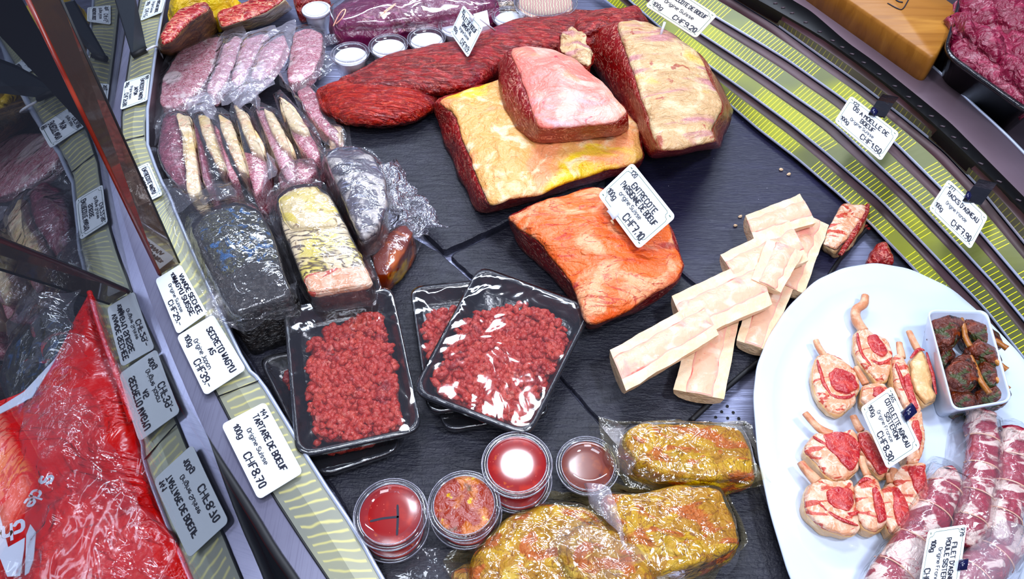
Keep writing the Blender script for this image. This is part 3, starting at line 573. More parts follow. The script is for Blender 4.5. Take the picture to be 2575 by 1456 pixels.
def ticket(px, z4, lines, label, border=True, mat='card_white', th=.0009, clip=None, ink='ink', border_mat='ink_green', group='handwritten price tickets', name='price_ticket'):
    """px: corners TL, TR, BR, BL as the writing reads; card space is 100 x 66 mm"""
    q = [at(p[0], p[1], z) for p, z in zip(px, z4)]
    nrm = (q[2]-q[0]).cross(q[3]-q[1]).normalized(); mid_ = cen(q)
    if nrm.z < 0: nrm = -nrm
    q = [CAM+(p-CAM)*((mid_-CAM).dot(nrm)/(p-CAM).dot(nrm)) for p in q]      # one flat card
    def fn(x, y, l=0):
        u, v = x/100, y/66
        return (q[3]*(1-u)+q[2]*u)*(1-v)+(q[0]*(1-u)+q[1]*u)*v+nrm*l
    o = (q[2]+q[3])/2
    r = thing(name, o, label, 'price ticket', group)
    ol = []
    for cx, cy, a0 in ((94, 60, 0), (6, 60, 90), (6, 6, 180), (94, 6, 270)):
        for k in range(5): a = math.radians(a0+k*22.5); ol.append((cx+6*math.cos(a), cy+6*math.sin(a)))
    n = len(ol); vs = [fn(x, y, 0) for x, y in ol]+[fn(x, y, -th) for x, y in ol]
    fs = [tuple(range(n)), tuple(range(2*n-1, n-1, -1))]+[(i, i+n, (i+1) % n+n, (i+1) % n) for i in range(n)]
    cardo = mesh('card', vs, fs, mat, r, o, smooth=False)
    if border:
        b = [(13, 61), (87, 61), (89, 58), (89, 55.5), (94, 54), (95, 52)]
        e = []
        for sx, sy, rev in ((1, 1, 0), (1, -1, 1), (-1, -1, 0), (-1, 1, 1)):
            c = [(86, 61.5), (88.5, 60), (88.5, 57), (91, 54.5), (94, 54), (95.5, 51)]
            c = [((x if sx > 0 else 100-x), (y if sy > 0 else 66-y)) for x, y in c]; e += c[::-1] if rev else c
        e.append(e[0]); st = [([e[i], e[i+1]], .95) for i in range(len(e)-1)]
        for x, y in ((94, 60), (6, 60), (6, 6), (94, 6)): st.append(([(x-1, y), (x+1, y)], 2.0))
        vs, fs = ribbons(st, fn, .0003); mesh('border_line', vs, fs, border_mat, cardo, o, smooth=False)
    st = []
    for L in lines: st += write(*L[:4], **(L[4] if len(L) > 4 else {}))
    if st: vs, fs = ribbons(st, fn, .0004); mesh('handwriting', vs, fs, ink, cardo, o, smooth=False)
    if clip:
        kind, cx, cy, rot, cw, chh = clip
        ca, sa = math.cos(math.radians(rot)), math.sin(math.radians(rot))
        def g(a, b, l): return fn(cx+a*ca-b*sa, cy+a*sa+b*ca, l)
        vs = []
        for k in range(9):
            a = -cw/2+cw*k/8; hgt = .003+.005*math.cos((k-4)/4*1.3)
            vs += [g(a, -chh/2, hgt), g(a, chh/2, hgt)]
        m_ = len(vs); vs += [v-nrm*.0015 for v in vs]
        fs = [(2*i, 2*i+1, 2*i+3, 2*i+2) for i in range(8)]+[(m_+2*i+2, m_+2*i+3, m_+2*i+1, m_+2*i) for i in range(8)]
        fs += [(2*i, 2*i+2, m_+2*i+2, m_+2*i) for i in range(8)]+[(2*i+1, m_+2*i+1, m_+2*i+3, 2*i+3) for i in range(8)]+[(0, m_, m_+1, 1), (16, 17, m_+17, m_+16)]
        mesh('clip', vs, fs, kind, r, o)
    return r, fn, nrm
b2 = dict(wgt=.23)
Lg = 'ticket'
def std(num, l1, l2, org, price, h1=9, y1=45, y2=35, px_=64, **k):
    L = [(num, 10, 54.5, 6.2, dict(align='l', wgt=.2)), (l1, 52, y1, h1, b2)]
    if l2: L.append((l2, 52, y2, h1, b2))
    L += [(org, 46, y2-9.5 if l2 else y1-14, 6, dict(wgt=.17)), ('100g', 6, 13, 7.5, dict(align='l', wgt=.2)), (price, 94, 8, 10, dict(align='r', wgt=.2))]
    return L
T = {}
ticket([(1590, 408), (1700, 545), (1605, 627), (1503, 490)], (.118, .112, .095, .10), std('120', 'ENTRECOTE', 'PARISIENNE DE BOEUF', 'origine Suisse', 'CHF7.10', 8, 44, 33.5), 'large white ticket marked 120 standing over the orange steak joint', clip=('white_plastic', 38, 1, 0, 16, 12))
pk = tube(None, None, [at(1538, 555, .098), at(1548, 572, .06)], .0016, 'fat_edge', 'ticket_pin', world=True, n=0); tag(pk, 'small wooden pin under the ticket marked 120', 'pin')
ticket([(2140, 240), (2262, 335), (2215, 405), (2098, 305)], (.135, .135, .115, .115), std('123', 'OS A MOELLE DE', 'BOEUF', 'Origine Suisse', 'CHF1.50', 8, 45, 33), 'white ticket marked 123 clipped to the grille by a black strap', clip=('navy_clip', 48, 65, 0, 12, 12))
ticket([(2385, 450), (2485, 545), (2440, 627), (2335, 525)], (.135, .135, .115, .115), std('277', "RACKS D'AGNEAU", '', 'Origine Irlande', 'CHF7.90', 8, 43), 'white ticket marked 277 at the right end of the grille', clip=('navy_clip', 50, 65, 0, 12, 12))
for a, bq, lb in (((2205, 290), (2240, 240), 'black strap holding the ticket marked 123 to the vent channel'), ((2445, 508), (2485, 455), 'black strap at the right end of the vent channel, holding the ticket marked 277')):
    p, q = at(*a, .136), at(*bq, .118); s = V((.011, -.004, 0)); d = V((0, 0, .002))
    m_ = (p+q)/2+V((0, 0, .006)); vs = [p-s, p+s, m_-s, m_+s, q-s, q+s]; vs += [v-d for v in vs]
    o = mesh('ticket_strap', vs, [(0, 1, 3, 2), (2, 3, 5, 4), (8, 9, 7, 6), (10, 11, 9, 8), (0, 2, 8, 6), (2, 4, 10, 8), (1, 7, 9, 3), (3, 9, 11, 5), (0, 6, 7, 1), (4, 5, 11, 10)], 'black_plastic', None, q, smooth=False); tag(o, lb, 'strap')
ticket([(2243, 970), (2316, 1124), (2231, 1180), (2163, 1026)], (.085, .085, .07, .07), std('265', 'COTELETTE AGNEAU', 'SISTERON', 'Origine France', 'CHF8.30', 8, 43.5, 33), 'white ticket marked 265 lying on the raw lamb chops', clip=('navy_clip', 50, 71, 8, 17, 24))
ticket([(2432, 1318), (2406, 1500), (2303, 1512), (2334, 1333)], (.095, .095, .085, .085), [('270', 5, 57, 6, dict(align='l', wgt=.2)), ("FILET D'AGNEAU", 58, 46, 7.5, b2), ('ROULE SISTERON', 52, 35, 7.5, b2), ('Origine France', 55, 24, 6), ('100g', 26, 10, 7.5, b2), ('CHF8.90', 98, 6, 9, dict(align='r', wgt=.2))], 'white ticket marked 270 on the rolled lamb fillets', clip=('navy_clip', 60, 68, 0, 15, 16))
ticket([(666, 1010), (762, 1188), (650, 1257), (556, 1068)], (.056, .056, .052, .052), [('141', 8, 54, 7.5, dict(align='l', wgt=.2)), ('TARTARE DE BOEUF', 49, 42, 8.3, b2), ('Origine Suisse', 46, 27, 6), ('100g', 9, 13, 8, dict(align='l', wgt=.19)), ('CHF8.70', 92, 8, 10, dict(align='r', wgt=.19))], 'plain white ticket marked 141 on the rail nearest the camera', border=False)
ticket([(536, 790), (619, 928), (516, 995), (444, 846)], (.056, .056, .052, .052), [('SECRETO WAGYU', 55, 45, 9, b2), ('A5', 50, 33, 8, b2), ('Origine Japan', 46, 20, 6.5), ('100g', 7, 10, 8, dict(align='l', wgt=.19)), ('CHF39.-', 94, 6, 10, dict(align='r', wgt=.19))], 'plain white rail ticket reading secreto wagyu, between two other plain tickets', border=False)
ticket([(454, 664), (521, 787), (446, 841), (390, 703)], (.056, .056, .052, .052), [('VIANDE SECHEE', 56, 50, 9.5, b2), ('WAGYU SUISSE', 52, 36, 9.5, b2), ('Origine Suisse', 48, 22, 6.5), ('100g', 6, 36, 8, dict(align='l', wgt=.19)), ('CHF29.-', 92, 7, 10, dict(align='r', wgt=.19))], 'plain white rail ticket beside the wrapped dark crusted block', border=False)
ticket([(374, 407), (409, 489), (345, 520), (312, 437)], (.054, .054, .051, .051), [('ENTRECOTE WAGYU', 50, 44, 10, b2), ('SUISSE', 50, 30, 9, b2), ('Origine Suisse', 50, 18, 7), ('CHF22.90', 92, 5, 9, dict(align='r'))], 'bordered white rail ticket partly behind the brown glass divider')
ticket([(377, 185), (370, 252), (302, 276), (313, 206)], (.056, .056, .05, .05), [('188', 4, 56, 8, dict(align='l')), ('ENTRECOTE WAGYU', 50, 44, 9, b2), ('JAPON', 50, 30, 9, b2), ('Origine Japon', 50, 19, 6), ('100g', 6, 6, 8, dict(align='l')), ('CHF26.80', 94, 6, 9, dict(align='r', wgt=.19))], 'white rail ticket just below the white cable')
ticket([(416, -5), (407, 30), (353, 52), (367, 2)], (.056, .056, .05, .05), [('MORCEAUX SUISSE', 50, 42, 9, b2), ('Origine Suisse', 45, 26, 8), ('CHF4.5', 90, 8, 11, dict(align='r')), ('100g', 8, 8, 9, dict(align='l'))], 'farthest white rail ticket at the top edge')
ticket([(1165, 12), (1215, 68), (1176, 145), (1132, 82)], (.125, .12, .085, .09), [('101', 8, 52, 8, dict(align='l')), ('FILET DE BOEUF', 52, 44, 8, b2), ('SIMMENTAL', 52, 33, 8, b2), ('Origine Suisse', 50, 23, 6), ('100g', 6, 12, 8, dict(align='l')), ('CHF11.9', 92, 6, 10, dict(align='r'))], 'white ticket marked 101 stuck upright in the long beef fillet', clip=('white_plastic', 55, 62, 0, 14, 9))
pk = tube(None, None, [at(1208, 48, .12), at(1245, 77, .09)], .0016, 'white_plastic', 'ticket_pin', world=True, n=0); tag(pk, 'white plastic pin holding the ticket marked 101 in the fillet', 'pin')
ticket([(1680, -42), (1804, 38), (1750, 96), (1622, 14)], (.165, .16, .145, .15), [('ENTRECOTE DE BOEUF', 52, 44, 8.5, b2), ('Origine Suisse', 48, 28, 7), ('100g', 7, 10, 8.5, dict(align='l')), ('CHF9.20', 94, 8, 10, dict(align='r', wgt=.2))], 'cream ticket at the top edge stuck in the cream-fatted joint', mat='card_cream')
pk = tube(None, None, [at(1672, 55, .15), at(1660, 92, .13)], .0022, 'white_plastic', 'ticket_pin', world=True, n=0); tag(pk, 'white plastic spike of the cream ticket in the right joint', 'pin')
# ------------------------------------------------------------------ beef joints and fillets
def joint(kind, label, cat, top, zt, zb, bot=None, group=None, **k):
    o = cen(P3(bot or top, zb)); o.z = zb; r = thing(kind, o, label, cat, group)
    return r, lump(r, o, top, zt, zb, bot=bot, **k)
SL = .0055
joint('beef_joint', 'largest beef joint with a yellow fat cap, lying on the upper slate under two others', 'meat',
      [(1140, 288), (1100, 243), (1245, 196), (1400, 190), (1560, 250), (1612, 330), (1618, 398), (1500, 432), (1350, 478), (1228, 512), (1200, 430), (1172, 370)], .068, SL,
      bot=[(1110, 330), (1085, 270), (1245, 240), (1400, 240), (1560, 300), (1612, 380), (1600, 425), (1500, 452), (1360, 500), (1205, 545), (1160, 455), (1130, 390)],
      mat='lean_dark', cap='fat_yellow', cap_at=.78, dome=.008, r=.007, bulge=.03, amp=.006, freq=20, amp2=.0018, name='lean_side')
joint('beef_joint', 'pink-topped beef piece resting on the yellow fat of the largest joint', 'meat',
      [(1285, 116), (1320, 112), (1390, 118), (1455, 156), (1520, 210), (1580, 274), (1548, 304), (1470, 312), (1354, 322), (1335, 265), (1308, 190)], .125, .076,
      bot=[(1250, 150), (1300, 160), (1385, 170), (1455, 208), (1525, 260), (1582, 326), (1556, 344), (1475, 350), (1348, 362), (1292, 320), (1256, 235)],
      mat='lean_deep', cap='fat_pink', cap_at=.8, dome=.014, r=.005, bulge=.03, amp=.004, freq=22, amp2=.0012, name='lean_side', seed=3)
joint('beef_joint', 'cream-fatted beef joint with a broad dark cut face, at the right of the pile', 'meat',
      [(1545, 52), (1600, 45), (1690, 75), (1760, 130), (1800, 215), (1822, 270), (1790, 320), (1800, 350), (1735, 362), (1658, 378), (1640, 320), (1618, 250), (1588, 160)], .128, .03,
      bot=[(1440, 98), (1560, 60), (1700, 130), (1800, 190), (1838, 270), (1835, 318), (1822, 345), (1812, 372), (1740, 385), (1638, 408), (1596, 345), (1545, 250), (1480, 160)],
      mat='lean_deep', cap='fat_cream', cap_at=.85, dome=.008, r=.006, bulge=.0, amp=.004, freq=22, amp2=.0015, name='lean_side', seed=5)
rt, _ = joint('beef_joint', 'orange-pink beef steak joint alone on the slate under the ticket marked 120', 'meat',
      [(1272, 540), (1365, 497), (1480, 466), (1590, 480), (1680, 545), (1722, 660), (1700, 705), (1600, 762), (1482, 815), (1445, 725), (1385, 640), (1320, 580)], .068, -.002,
      bot=[(1288, 590), (1370, 545), (1480, 510), (1590, 520), (1675, 590), (1712, 690), (1700, 720), (1600, 780), (1478, 835), (1430, 745), (1370, 680), (1312, 630)],
      mat='lean_deep', cap='fat_orange', cap_at=.85, dome=.014, r=.008, bulge=.03, amp=.006, freq=20, amp2=.0018, name='lean_side', seed=8)
joint('beef_scrap', 'ragged beef trimming with cream sinew between fillet and cream-fatted joint', 'meat', [(1410, 85), (1440, 60), (1470, 80), (1490, 130), (1480, 160), (1430, 135), (1405, 115)], .11, .06, spread=1.0, mat='lean_dark', cap='fat_cream', cap_at=.8, amp=.008, freq=45, amp2=.003, dome=.004, seed=2, name='lean')
# fillets
joint('beef_fillet', 'long dark red beef fillet running behind the joints', 'meat',
      [(860, 190), (960, 140), (1090, 108), (1150, 108), (1230, 75), (1330, 35), (1450, 22), (1530, 28), (1500, 75), (1420, 120), (1300, 140), (1245, 178), (1180, 205), (1090, 220), (980, 220), (880, 220)], .062, .0045,
      bot=[(880, 215), (960, 175), (1090, 140), (1150, 140), (1230, 105), (1330, 60), (1450, 45), (1530, 50), (1500, 110), (1420, 150), (1300, 180), (1245, 215), (1180, 235), (1090, 250), (980, 250), (890, 250)],
      mat='fillet_red', dome=.018, r=.02, bulge=.06, amp=.005, freq=18, amp2=.0015, seed=4, name='meat')
joint('beef_fillet', 'blunt bright red fillet end lying in front of the long fillet', 'meat',
      [(800, 220), (850, 200), (930, 195), (1040, 192), (1095, 215), (1095, 255), (1040, 285), (950, 300), (865, 298), (822, 270)], .045, .0045,
      bot=[(800, 238), (850, 225), (930, 225), (1040, 222), (1100, 235), (1100, 262), (1040, 298), (950, 318), (862, 316), (815, 290)],
      mat='fillet_bright', dome=.018, r=.018, bulge=.06, amp=.005, freq=24, amp2=.002, seed=6, name='meat')
joint('beef_fillet', 'thick tail of red beef behind the cream-fatted joint at the top', 'meat',
      [(1440, 45), (1500, 25), (1570, 20), (1600, 12), (1640, 45), (1620, 70), (1540, 70), (1460, 80)], .09, .02, mat='fillet_red', dome=.012, r=.015, amp=.006, freq=28, amp2=.002, seed=9, name='meat')
joint('beef_scrap', 'small red beef scrap on the steel above the plate', 'meat', [(2190, 640), (2205, 612), (2228, 606), (2246, 640), (2248, 662), (2200, 665)], .016, -.010, spread=1.1, mat='lean_dark', dome=.01, r=.006, amp=.003, freq=60, seed=2, name='meat')
for i, (x, y) in enumerate(((2178, 567), (2184, 574), (1862, 543), (1850, 566), (1965, 425), (1984, 437))):
    o = at(x, y, .001); sp = [o+V((.0035*math.cos(k*1.05), .0022*math.sin(k*1.05), 0)) for k in range(6)]
    m = lump(None, o, sp, .002, -.002, world=True, dome=.002, r=.001, amp=.0008, freq=200, amp2=0, mat='lean_dark' if i < 2 else 'bone', mid=0, n=1, name='meat_crumb')
    tag(m, ('tiny red crumb nearest the tip of the rib piece', 'second tiny red crumb beyond the rib piece', 'tiny pale crumb beside the farthest marrow bone', 'lower tiny pale crumb left of the farthest marrow bone', 'tiny pale crumb out on the smooth slate', 'tiny pale crumb on the smooth slate nearer the bones')[i], 'crumb')
# ------------------------------------------------------------------ marrow bones: flat sawn face up, round below
def marrow(q, zt, zb, label, th=.02, seed=0):
    c = [at(x, y, zt) for x, y in q]; o = cen(c); o.z = zb; r = thing('marrow_bone', o, label, 'marrow bone', 'split marrow bones')
    ll = (c[1]-c[0]).length > (c[2]-c[1]).length
    if not ll: c = c[1:]+c[:1]
    a0, a1, b1, b0 = c; T = []                       # long sides a0->a1 and b0->b1
    N = 22
    def row(f, s, z): 
        p = a0.lerp(a1, f); q = b0.lerp(b1, f); return V((*(p.lerp(q, s).xy), z))
    rings = []
    for i in range(N+1):
        f = i/N; rg = []
        jag = noise.noise(V((f*3, seed, 0)))*.02
        for k in range(9): a = math.pi*k/8; rg.append(row(f, .5-.5*math.cos(a)*(1+jag), zt-th*math.sin(a)**.7))
        for k in range(1, 8): rg.append(row(f, 1-k/8, zt+.0006*math.sin(math.pi*k/8)))
        rings.append(rg)
    vs, fs = loft(rings, True, True); vs = rough_up(vs, .0012, 50, seed, .0004, 200)
    mesh('bone', vs, fs, 'bone', r, o, smooth=False)
    def strip(s0, s1, lift, f0, f1, jit, mt, nm):
        rr = []
        for i in range(N*2+1):
            f = f0+(f1-f0)*i/(N*2); w1 = s0+jit*noise.noise(V((f*7, seed+3, 1))); w2 = s1+jit*noise.noise(V((f*7, seed+8, 4)))
            rr.append([row(f, w1, zt-.0015), row(f, w1+(w2-w1)*.12, zt+lift), row(f, w1+(w2-w1)*.5, zt+lift*1.5), row(f, w1+(w2-w1)*.88, zt+lift), row(f, w2, zt-.0015)])
        v, f_ = loft(rr, False, False, True); mesh(nm, v, f_, mt, r, o)
    strip(.17, .80, .0012, .0, 1.0, .05, 'marrow_line', 'marrow_line')
    strip(.19, .78, .0016, .01, .99, .06, 'marrow', 'marrow')
    return r
marrow([(1985, 525), (2085, 565), (2022, 738), (1938, 705)], .026, 0, 'marrow bone half at the back right of the bone pile, next to the rib piece', seed=1)
marrow([(1874, 542), (2012, 488), (2052, 560), (1896, 602)], .046, .02, 'marrow bone half lying farthest back on the bone pile', th=.022, seed=2)
marrow([(1925, 590), (2030, 640), (1932, 882), (1852, 855)], .026, 0, 'longest upright marrow bone half in the middle of the pile', seed=3)
marrow([(1812, 640), (1985, 555), (2035, 655), (1860, 722)], .048, .02, 'marrow bone half crossing the pile below the farthest one', th=.02, seed=4)
marrow([(1930, 600), (2020, 635), (1965, 735), (1890, 700)], .054, .03, 'narrow marrow bone end poking over the pile centre', th=.012, seed=5)
marrow([(1688, 745), (1900, 645), (1942, 765), (1740, 855)], .050, .02, 'broad marrow bone half with a torn red corner', th=.024, seed=6)
marrow([(1752, 755), (1868, 757), (1820, 1003), (1693, 980)], .026, 0, 'marrow bone half pointing at the camera, its end low on the slate', seed=7)
marrow([(1533, 880), (1760, 755), (1808, 842), (1575, 983)], .052, .022, 'marrow bone half at the front left end of the pile', th=.024, seed=8)
rb, _ = joint('rib_piece', 'short pale rib piece with red meat edge at the slate corner', 'meat', [(2118, 508), (2182, 512), (2172, 545), (2130, 600), (2100, 625), (2070, 612), (2085, 570)], .028, -.002,
      bot=[(2118, 525), (2185, 530), (2175, 570), (2140, 625), (2100, 655), (2066, 632), (2080, 590)], mat='lamb_skin', cap='lamb_fat', cap_at=.75, dome=.002, r=.003, amp=.0018, freq=40, name='side')
tube(rb, rb.location, P3([(2183, 515), (2172, 548), (2140, 600), (2112, 640)], .024), [.003, .005, .004, .003], 'lean_dark', 'red_edge', world=True, amp=.002)
# ------------------------------------------------------------------ plate, bowl, chops
PLATE = P3([(1893, 1000), (1902, 920), (1930, 850), (1980, 772), (2050, 705), (2120, 673), (2200, 660), (2287, 675), (2392, 724), (2480, 800), (2570, 895), (2660, 1030), (2710, 1200), (2700, 1400), (2600, 1580), (2400, 1690), (2200, 1680), (2060, 1590), (1985, 1456), (1935, 1290), (1905, 1150)], .03)
PL = chaik(PLATE, 1, 2); pcc = cen(PL)
plate = thing('oval_plate', V((pcc.x, pcc.y, -.01)), 'large oval white plate holding the lamb chops, bowl and rolled fillets', 'plate')
def pr(s, z): return [V((pcc.x+(p.x-pcc.x)*s, pcc.y+(p.y-pcc.y)*s, z)) for p in PL]
prof = [(.55, -.0095), (.70, -.0095), (.96, .022), (.995, .0275), (1, .030), (.992, .0315), (.96, .031), (.86, .0275), (.845, .0265), (.80, .0225), (.74, .0205), (.4, .020), (.1, .020)]
vs, fs = loft([pr(s, z) for s, z in prof], True, True); mesh('dish', vs, fs, 'white_ceramic', plate, plate.location)
PZ = .0205
rim = [at(2330, 779, .075), at(2481, 782, .075), at(2545, 1010, .075), at(2397, 1036, .075)]
bc = cen(rim); bowl = thing('square_bowl', V((bc.x, bc.y, PZ)), 'square white bowl of grilled lamb chops standing on the oval plate', 'bowl')
def br(s, z, r=.012): return rquad([V((bc.x+(p.x-bc.x)*s, bc.y+(p.y-bc.y)*s, z)) for p in rim], r)
vs, fs = loft([br(.70, PZ, .01), br(.74, PZ+.002, .012), br(.985, .071), br(1.0, .074), br(1.0, .0765), br(.965, .0765), br(.95, .073), br(.74, PZ+.012, .012), br(.66, PZ+.006, .01)], True, True)
mesh('dish', vs, fs, 'white_ceramic', bowl, bowl.location)
def chop(label, body, eye, bone, zb=PZ, th=.018, tilt=0.0, rb=.0042, seed=0, bmat='lamb_fat', smat='lamb_skin', emat='lamb_lean', name='lamb_chop', cat='lamb chop', group='raw lamb chops', bonemat='rib_bone', streak=None):
    o = cen(P3(body, zb)); o.z = zb; r = thing(name, o, label, cat, group); zt = zb+th
    lump(r, o, body, zt, zb, spread=.93, dome=.003, r=.004, bulge=.06, amp=.0022, freq=60, amp2=.0008, mat=smat, cap=bmat, cap_at=.7, mid=1, n=2, seed=seed, name='outer_fat', capname='cut_face')
    if eye: ex = sum(e[0] for e in eye)/len(eye); ey = sum(e[1] for e in eye)/len(eye); eye = [(ex+(e[0]-ex)*1.12, ey+(e[1]-ey)*1.12) for e in eye]
    if eye: lump(r, o, eye, zt+.0045, zt-.003, spread=.96, dome=.0015, r=.0015, amp=.0014, freq=80, amp2=.0004, mat=emat, mid=1, n=2, seed=seed+2, name='lean_eye')
    if streak:
        for s_ in streak: tube(r, o, P3(s_, zt+.002), [.0010, .0024, .0022, .0008], emat, 'lean_streak', world=True, flat=.6, amp=.0012, seg=8)
    if bone:
        z0 = zt-.003
        tube(r, o, P3(bone, z0), [rb*.9, rb, rb*1.15, rb*1.2], bonemat, 'rib_bone', world=True, flat=.8, amp=.0012)
    return r
chop('raw lamb chop lying flat farthest left on the plate', [(2055, 895), (2075, 882), (2120, 903), (2152, 925), (2166, 965), (2152, 1010), (2120, 1040), (2085, 1032), (2056, 995), (2042, 945)], [(2088, 942), (2102, 927), (2122, 930), (2148, 945), (2156, 972), (2130, 986), (2104, 978), (2092, 962)], [(2052, 856), (2060, 874), (2072, 893), (2085, 905)], seed=1, streak=[[(2055, 905), (2062, 935), (2072, 965), (2090, 995)], [(2085, 990), (2110, 1000), (2135, 1000), (2150, 990)]])
chop('raw lamb chop nearest the far rim with a long curved bone', [(2150, 838), (2172, 818), (2200, 838), (2232, 848), (2250, 885), (2242, 920), (2238, 950), (2215, 963), (2185, 935), (2158, 902), (2148, 868)], [(2186, 845), (2203, 843), (2222, 862), (2232, 880), (2218, 895), (2196, 882), (2185, 865)], [(2176, 745), (2172, 768), (2150, 778), (2152, 805), (2172, 832)], seed=2, rb=.0058, streak=[[(2155, 838), (2160, 865), (2170, 895), (2190, 920)], [(2190, 905), (2210, 915), (2228, 910), (2238, 900)]])
chop('raw lamb chop edge-on, bone up, right of the long-boned one', [(2244, 898), (2270, 885), (2288, 930), (2300, 985), (2318, 1030), (2300, 1060), (2270, 1010), (2250, 960)], [(2275, 950), (2288, 940), (2298, 985), (2308, 1020), (2292, 1010), (2280, 980)], [(2262, 862), (2263, 875), (2266, 890), (2268, 900)], seed=3, th=.026, streak=[[(2252, 915), (2262, 940), (2275, 975), (2290, 1010)]])
chop('raw lamb chop with thick cream fat, leaning beside the square bowl', [(2290, 905), (2318, 868), (2335, 905), (2345, 950), (2354, 1000), (2330, 1012), (2306, 985), (2294, 945)], None, [(2285, 833), (2293, 850), (2302, 868), (2308, 880)], seed=4, th=.028, bmat='lamb_skin', streak=[[(2330, 885), (2340, 920), (2348, 955), (2355, 990)], [(2290, 900), (2300, 885), (2312, 876), (2325, 880)]])
chop('small raw lamb chop tucked under the top of the ticket marked 265', [(2170, 968), (2190, 960), (2222, 962), (2240, 985), (2225, 1015), (2185, 1025), (2165, 1005)], [(2198, 975), (2215, 970), (2228, 985), (2210, 1000), (2195, 992)], [(2152, 924), (2160, 938), (2168, 952), (2178, 966)], seed=5, th=.02)
chop('raw lamb chop behind the ticket marked 265 with dark red meat showing', [(2158, 1082), (2182, 1076), (2205, 1110), (2225, 1150), (2245, 1190), (2215, 1200), (2185, 1170), (2160, 1130)], [(2165, 1092), (2182, 1088), (2205, 1125), (2232, 1180), (2212, 1185), (2188, 1155), (2168, 1120)], [(2145, 1046), (2152, 1060), (2160, 1074), (2168, 1084)], seed=6, th=.022)
chop('raw lamb chop lying flat in the middle left, thin bone pointing up left', [(2032, 1108), (2050, 1085), (2100, 1092), (2142, 1078), (2160, 1100), (2166, 1145), (2158, 1180), (2130, 1202), (2100, 1205), (2062, 1172), (2026, 1130)], [(2076, 1096), (2105, 1088), (2142, 1095), (2160, 1120), (2160, 1150), (2140, 1176), (2115, 1155), (2085, 1125)], [(2024, 1039), (2042, 1060), (2062, 1080), (2092, 1092)], seed=7, th=.024, streak=[[(2045, 1098), (2065, 1112), (2090, 1130), (2115, 1158)]])
chop('raw lamb chop lowest left of the group with broad tan fat', [(2032, 1222), (2056, 1198), (2105, 1208), (2146, 1206), (2155, 1250), (2166, 1295), (2160, 1338), (2120, 1342), (2080, 1330), (2042, 1302), (2022, 1265)], [(2085, 1234), (2105, 1225), (2140, 1230), (2146, 1262), (2130, 1282), (2100, 1275), (2084, 1256)], [(2012, 1162), (2025, 1180), (2042, 1198), (2055, 1212)], seed=8, th=.024, rb=.0055, streak=[[(2060, 1265), (2085, 1290), (2120, 1310), (2158, 1322)], [(2112, 1282), (2130, 1292), (2148, 1292), (2158, 1285)]])
chop('raw lamb chop second in the lowest row, standing on its fat edge', [(2150, 1222), (2178, 1190), (2206, 1205), (2226, 1250), (2234, 1312), (2206, 1336), (2172, 1322), (2154, 1275)], [(2196, 1232), (2208, 1228), (2224, 1262), (2232, 1302), (2212, 1308), (2200, 1275)], [(2166, 1150), (2168, 1164), (2174, 1180), (2180, 1195)], seed=9, th=.028, streak=[[(2160, 1215), (2172, 1205), (2184, 1205), (2196, 1215)]])
chop('raw lamb chop third in the lowest row with a deep red oval face', [(2216, 1232), (2240, 1208), (2270, 1230), (2290, 1285), (2282, 1328), (2244, 1342), (2228, 1305), (2214, 1262)], [(2246, 1228), (2262, 1228), (2282, 1270), (2288, 1305), (2268, 1330), (2254, 1300), (2248, 1262)], [(2236, 1190), (2238, 1198), (2240, 1206), (2242, 1214)], seed=10, th=.026)
chop('raw lamb chop at the right of the lowest row, pale fat toward the camera', [(2242, 1195), (2266, 1168), (2326, 1160), (2334, 1210), (2340, 1250), (2318, 1268), (2288, 1278), (2262, 1245)], [(2288, 1180), (2322, 1172), (2330, 1210), (2334, 1248), (2318, 1252), (2300, 1218)], [(2248, 1180), (2246, 1190), (2248, 1200), (2252, 1210)], seed=11, th=.028)
chop('raw lamb chop showing right of the ticket marked 265', [(2290, 1020), (2316, 1030), (2326, 1070), (2324, 1130), (2314, 1166), (2288, 1165), (2270, 1120), (2275, 1050)], [(2296, 1060), (2312, 1058), (2318, 1095), (2316, 1125), (2300, 1110)], None, seed=12, th=.024)
GG = [('plump grilled lamb chop at the top left of the bowl', [(2345, 800), (2378, 782), (2415, 790), (2422, 820), (2412, 850), (2388, 870), (2360, 858), (2344, 830)], [(2418, 800), (2424, 830), (2428, 850), (2440, 872)], .052),
 ('grilled lamb chop along the top edge of the bowl', [(2425, 798), (2470, 808), (2510, 838), (2520, 862), (2490, 872), (2450, 850), (2425, 825)], [(2495, 850), (2508, 860), (2522, 868), (2534, 876)], .05),
 ('glistening grilled lamb chop in the middle of the bowl', [(2440, 870), (2462, 855), (2500, 880), (2520, 905), (2505, 918), (2470, 900), (2445, 890)], [(2500, 905), (2512, 914), (2522, 922), (2532, 930)], .058),
 ('round grilled lamb chop in the lower left of the bowl', [(2382, 925), (2410, 895), (2440, 892), (2458, 920), (2462, 955), (2440, 972), (2405, 968), (2384, 950)], [(2440, 895), (2450, 920), (2466, 960), (2488, 990)], .056),
 ('grilled lamb chop under the lower bone in the bowl', [(2462, 900), (2485, 905), (2505, 935), (2500, 965), (2478, 968), (2465, 940)], [(2495, 945), (2510, 958), (2525, 970), (2535, 980)], .05),
 ('herb-green grilled chop at the bottom right of the bowl', [(2460, 985), (2495, 965), (2530, 975), (2545, 990), (2525, 1012), (2490, 1010), (2462, 1002)], None, .045),
 ('small reddish grilled piece at the bottom of the bowl', [(2396, 985), (2425, 980), (2460, 1000), (2452, 1018), (2420, 1022), (2398, 1010)], None, .042),
 ('grilled meat piece at the left under the round chop', [(2362, 868), (2392, 872), (2402, 895), (2385, 920), (2370, 905)], None, .038)]
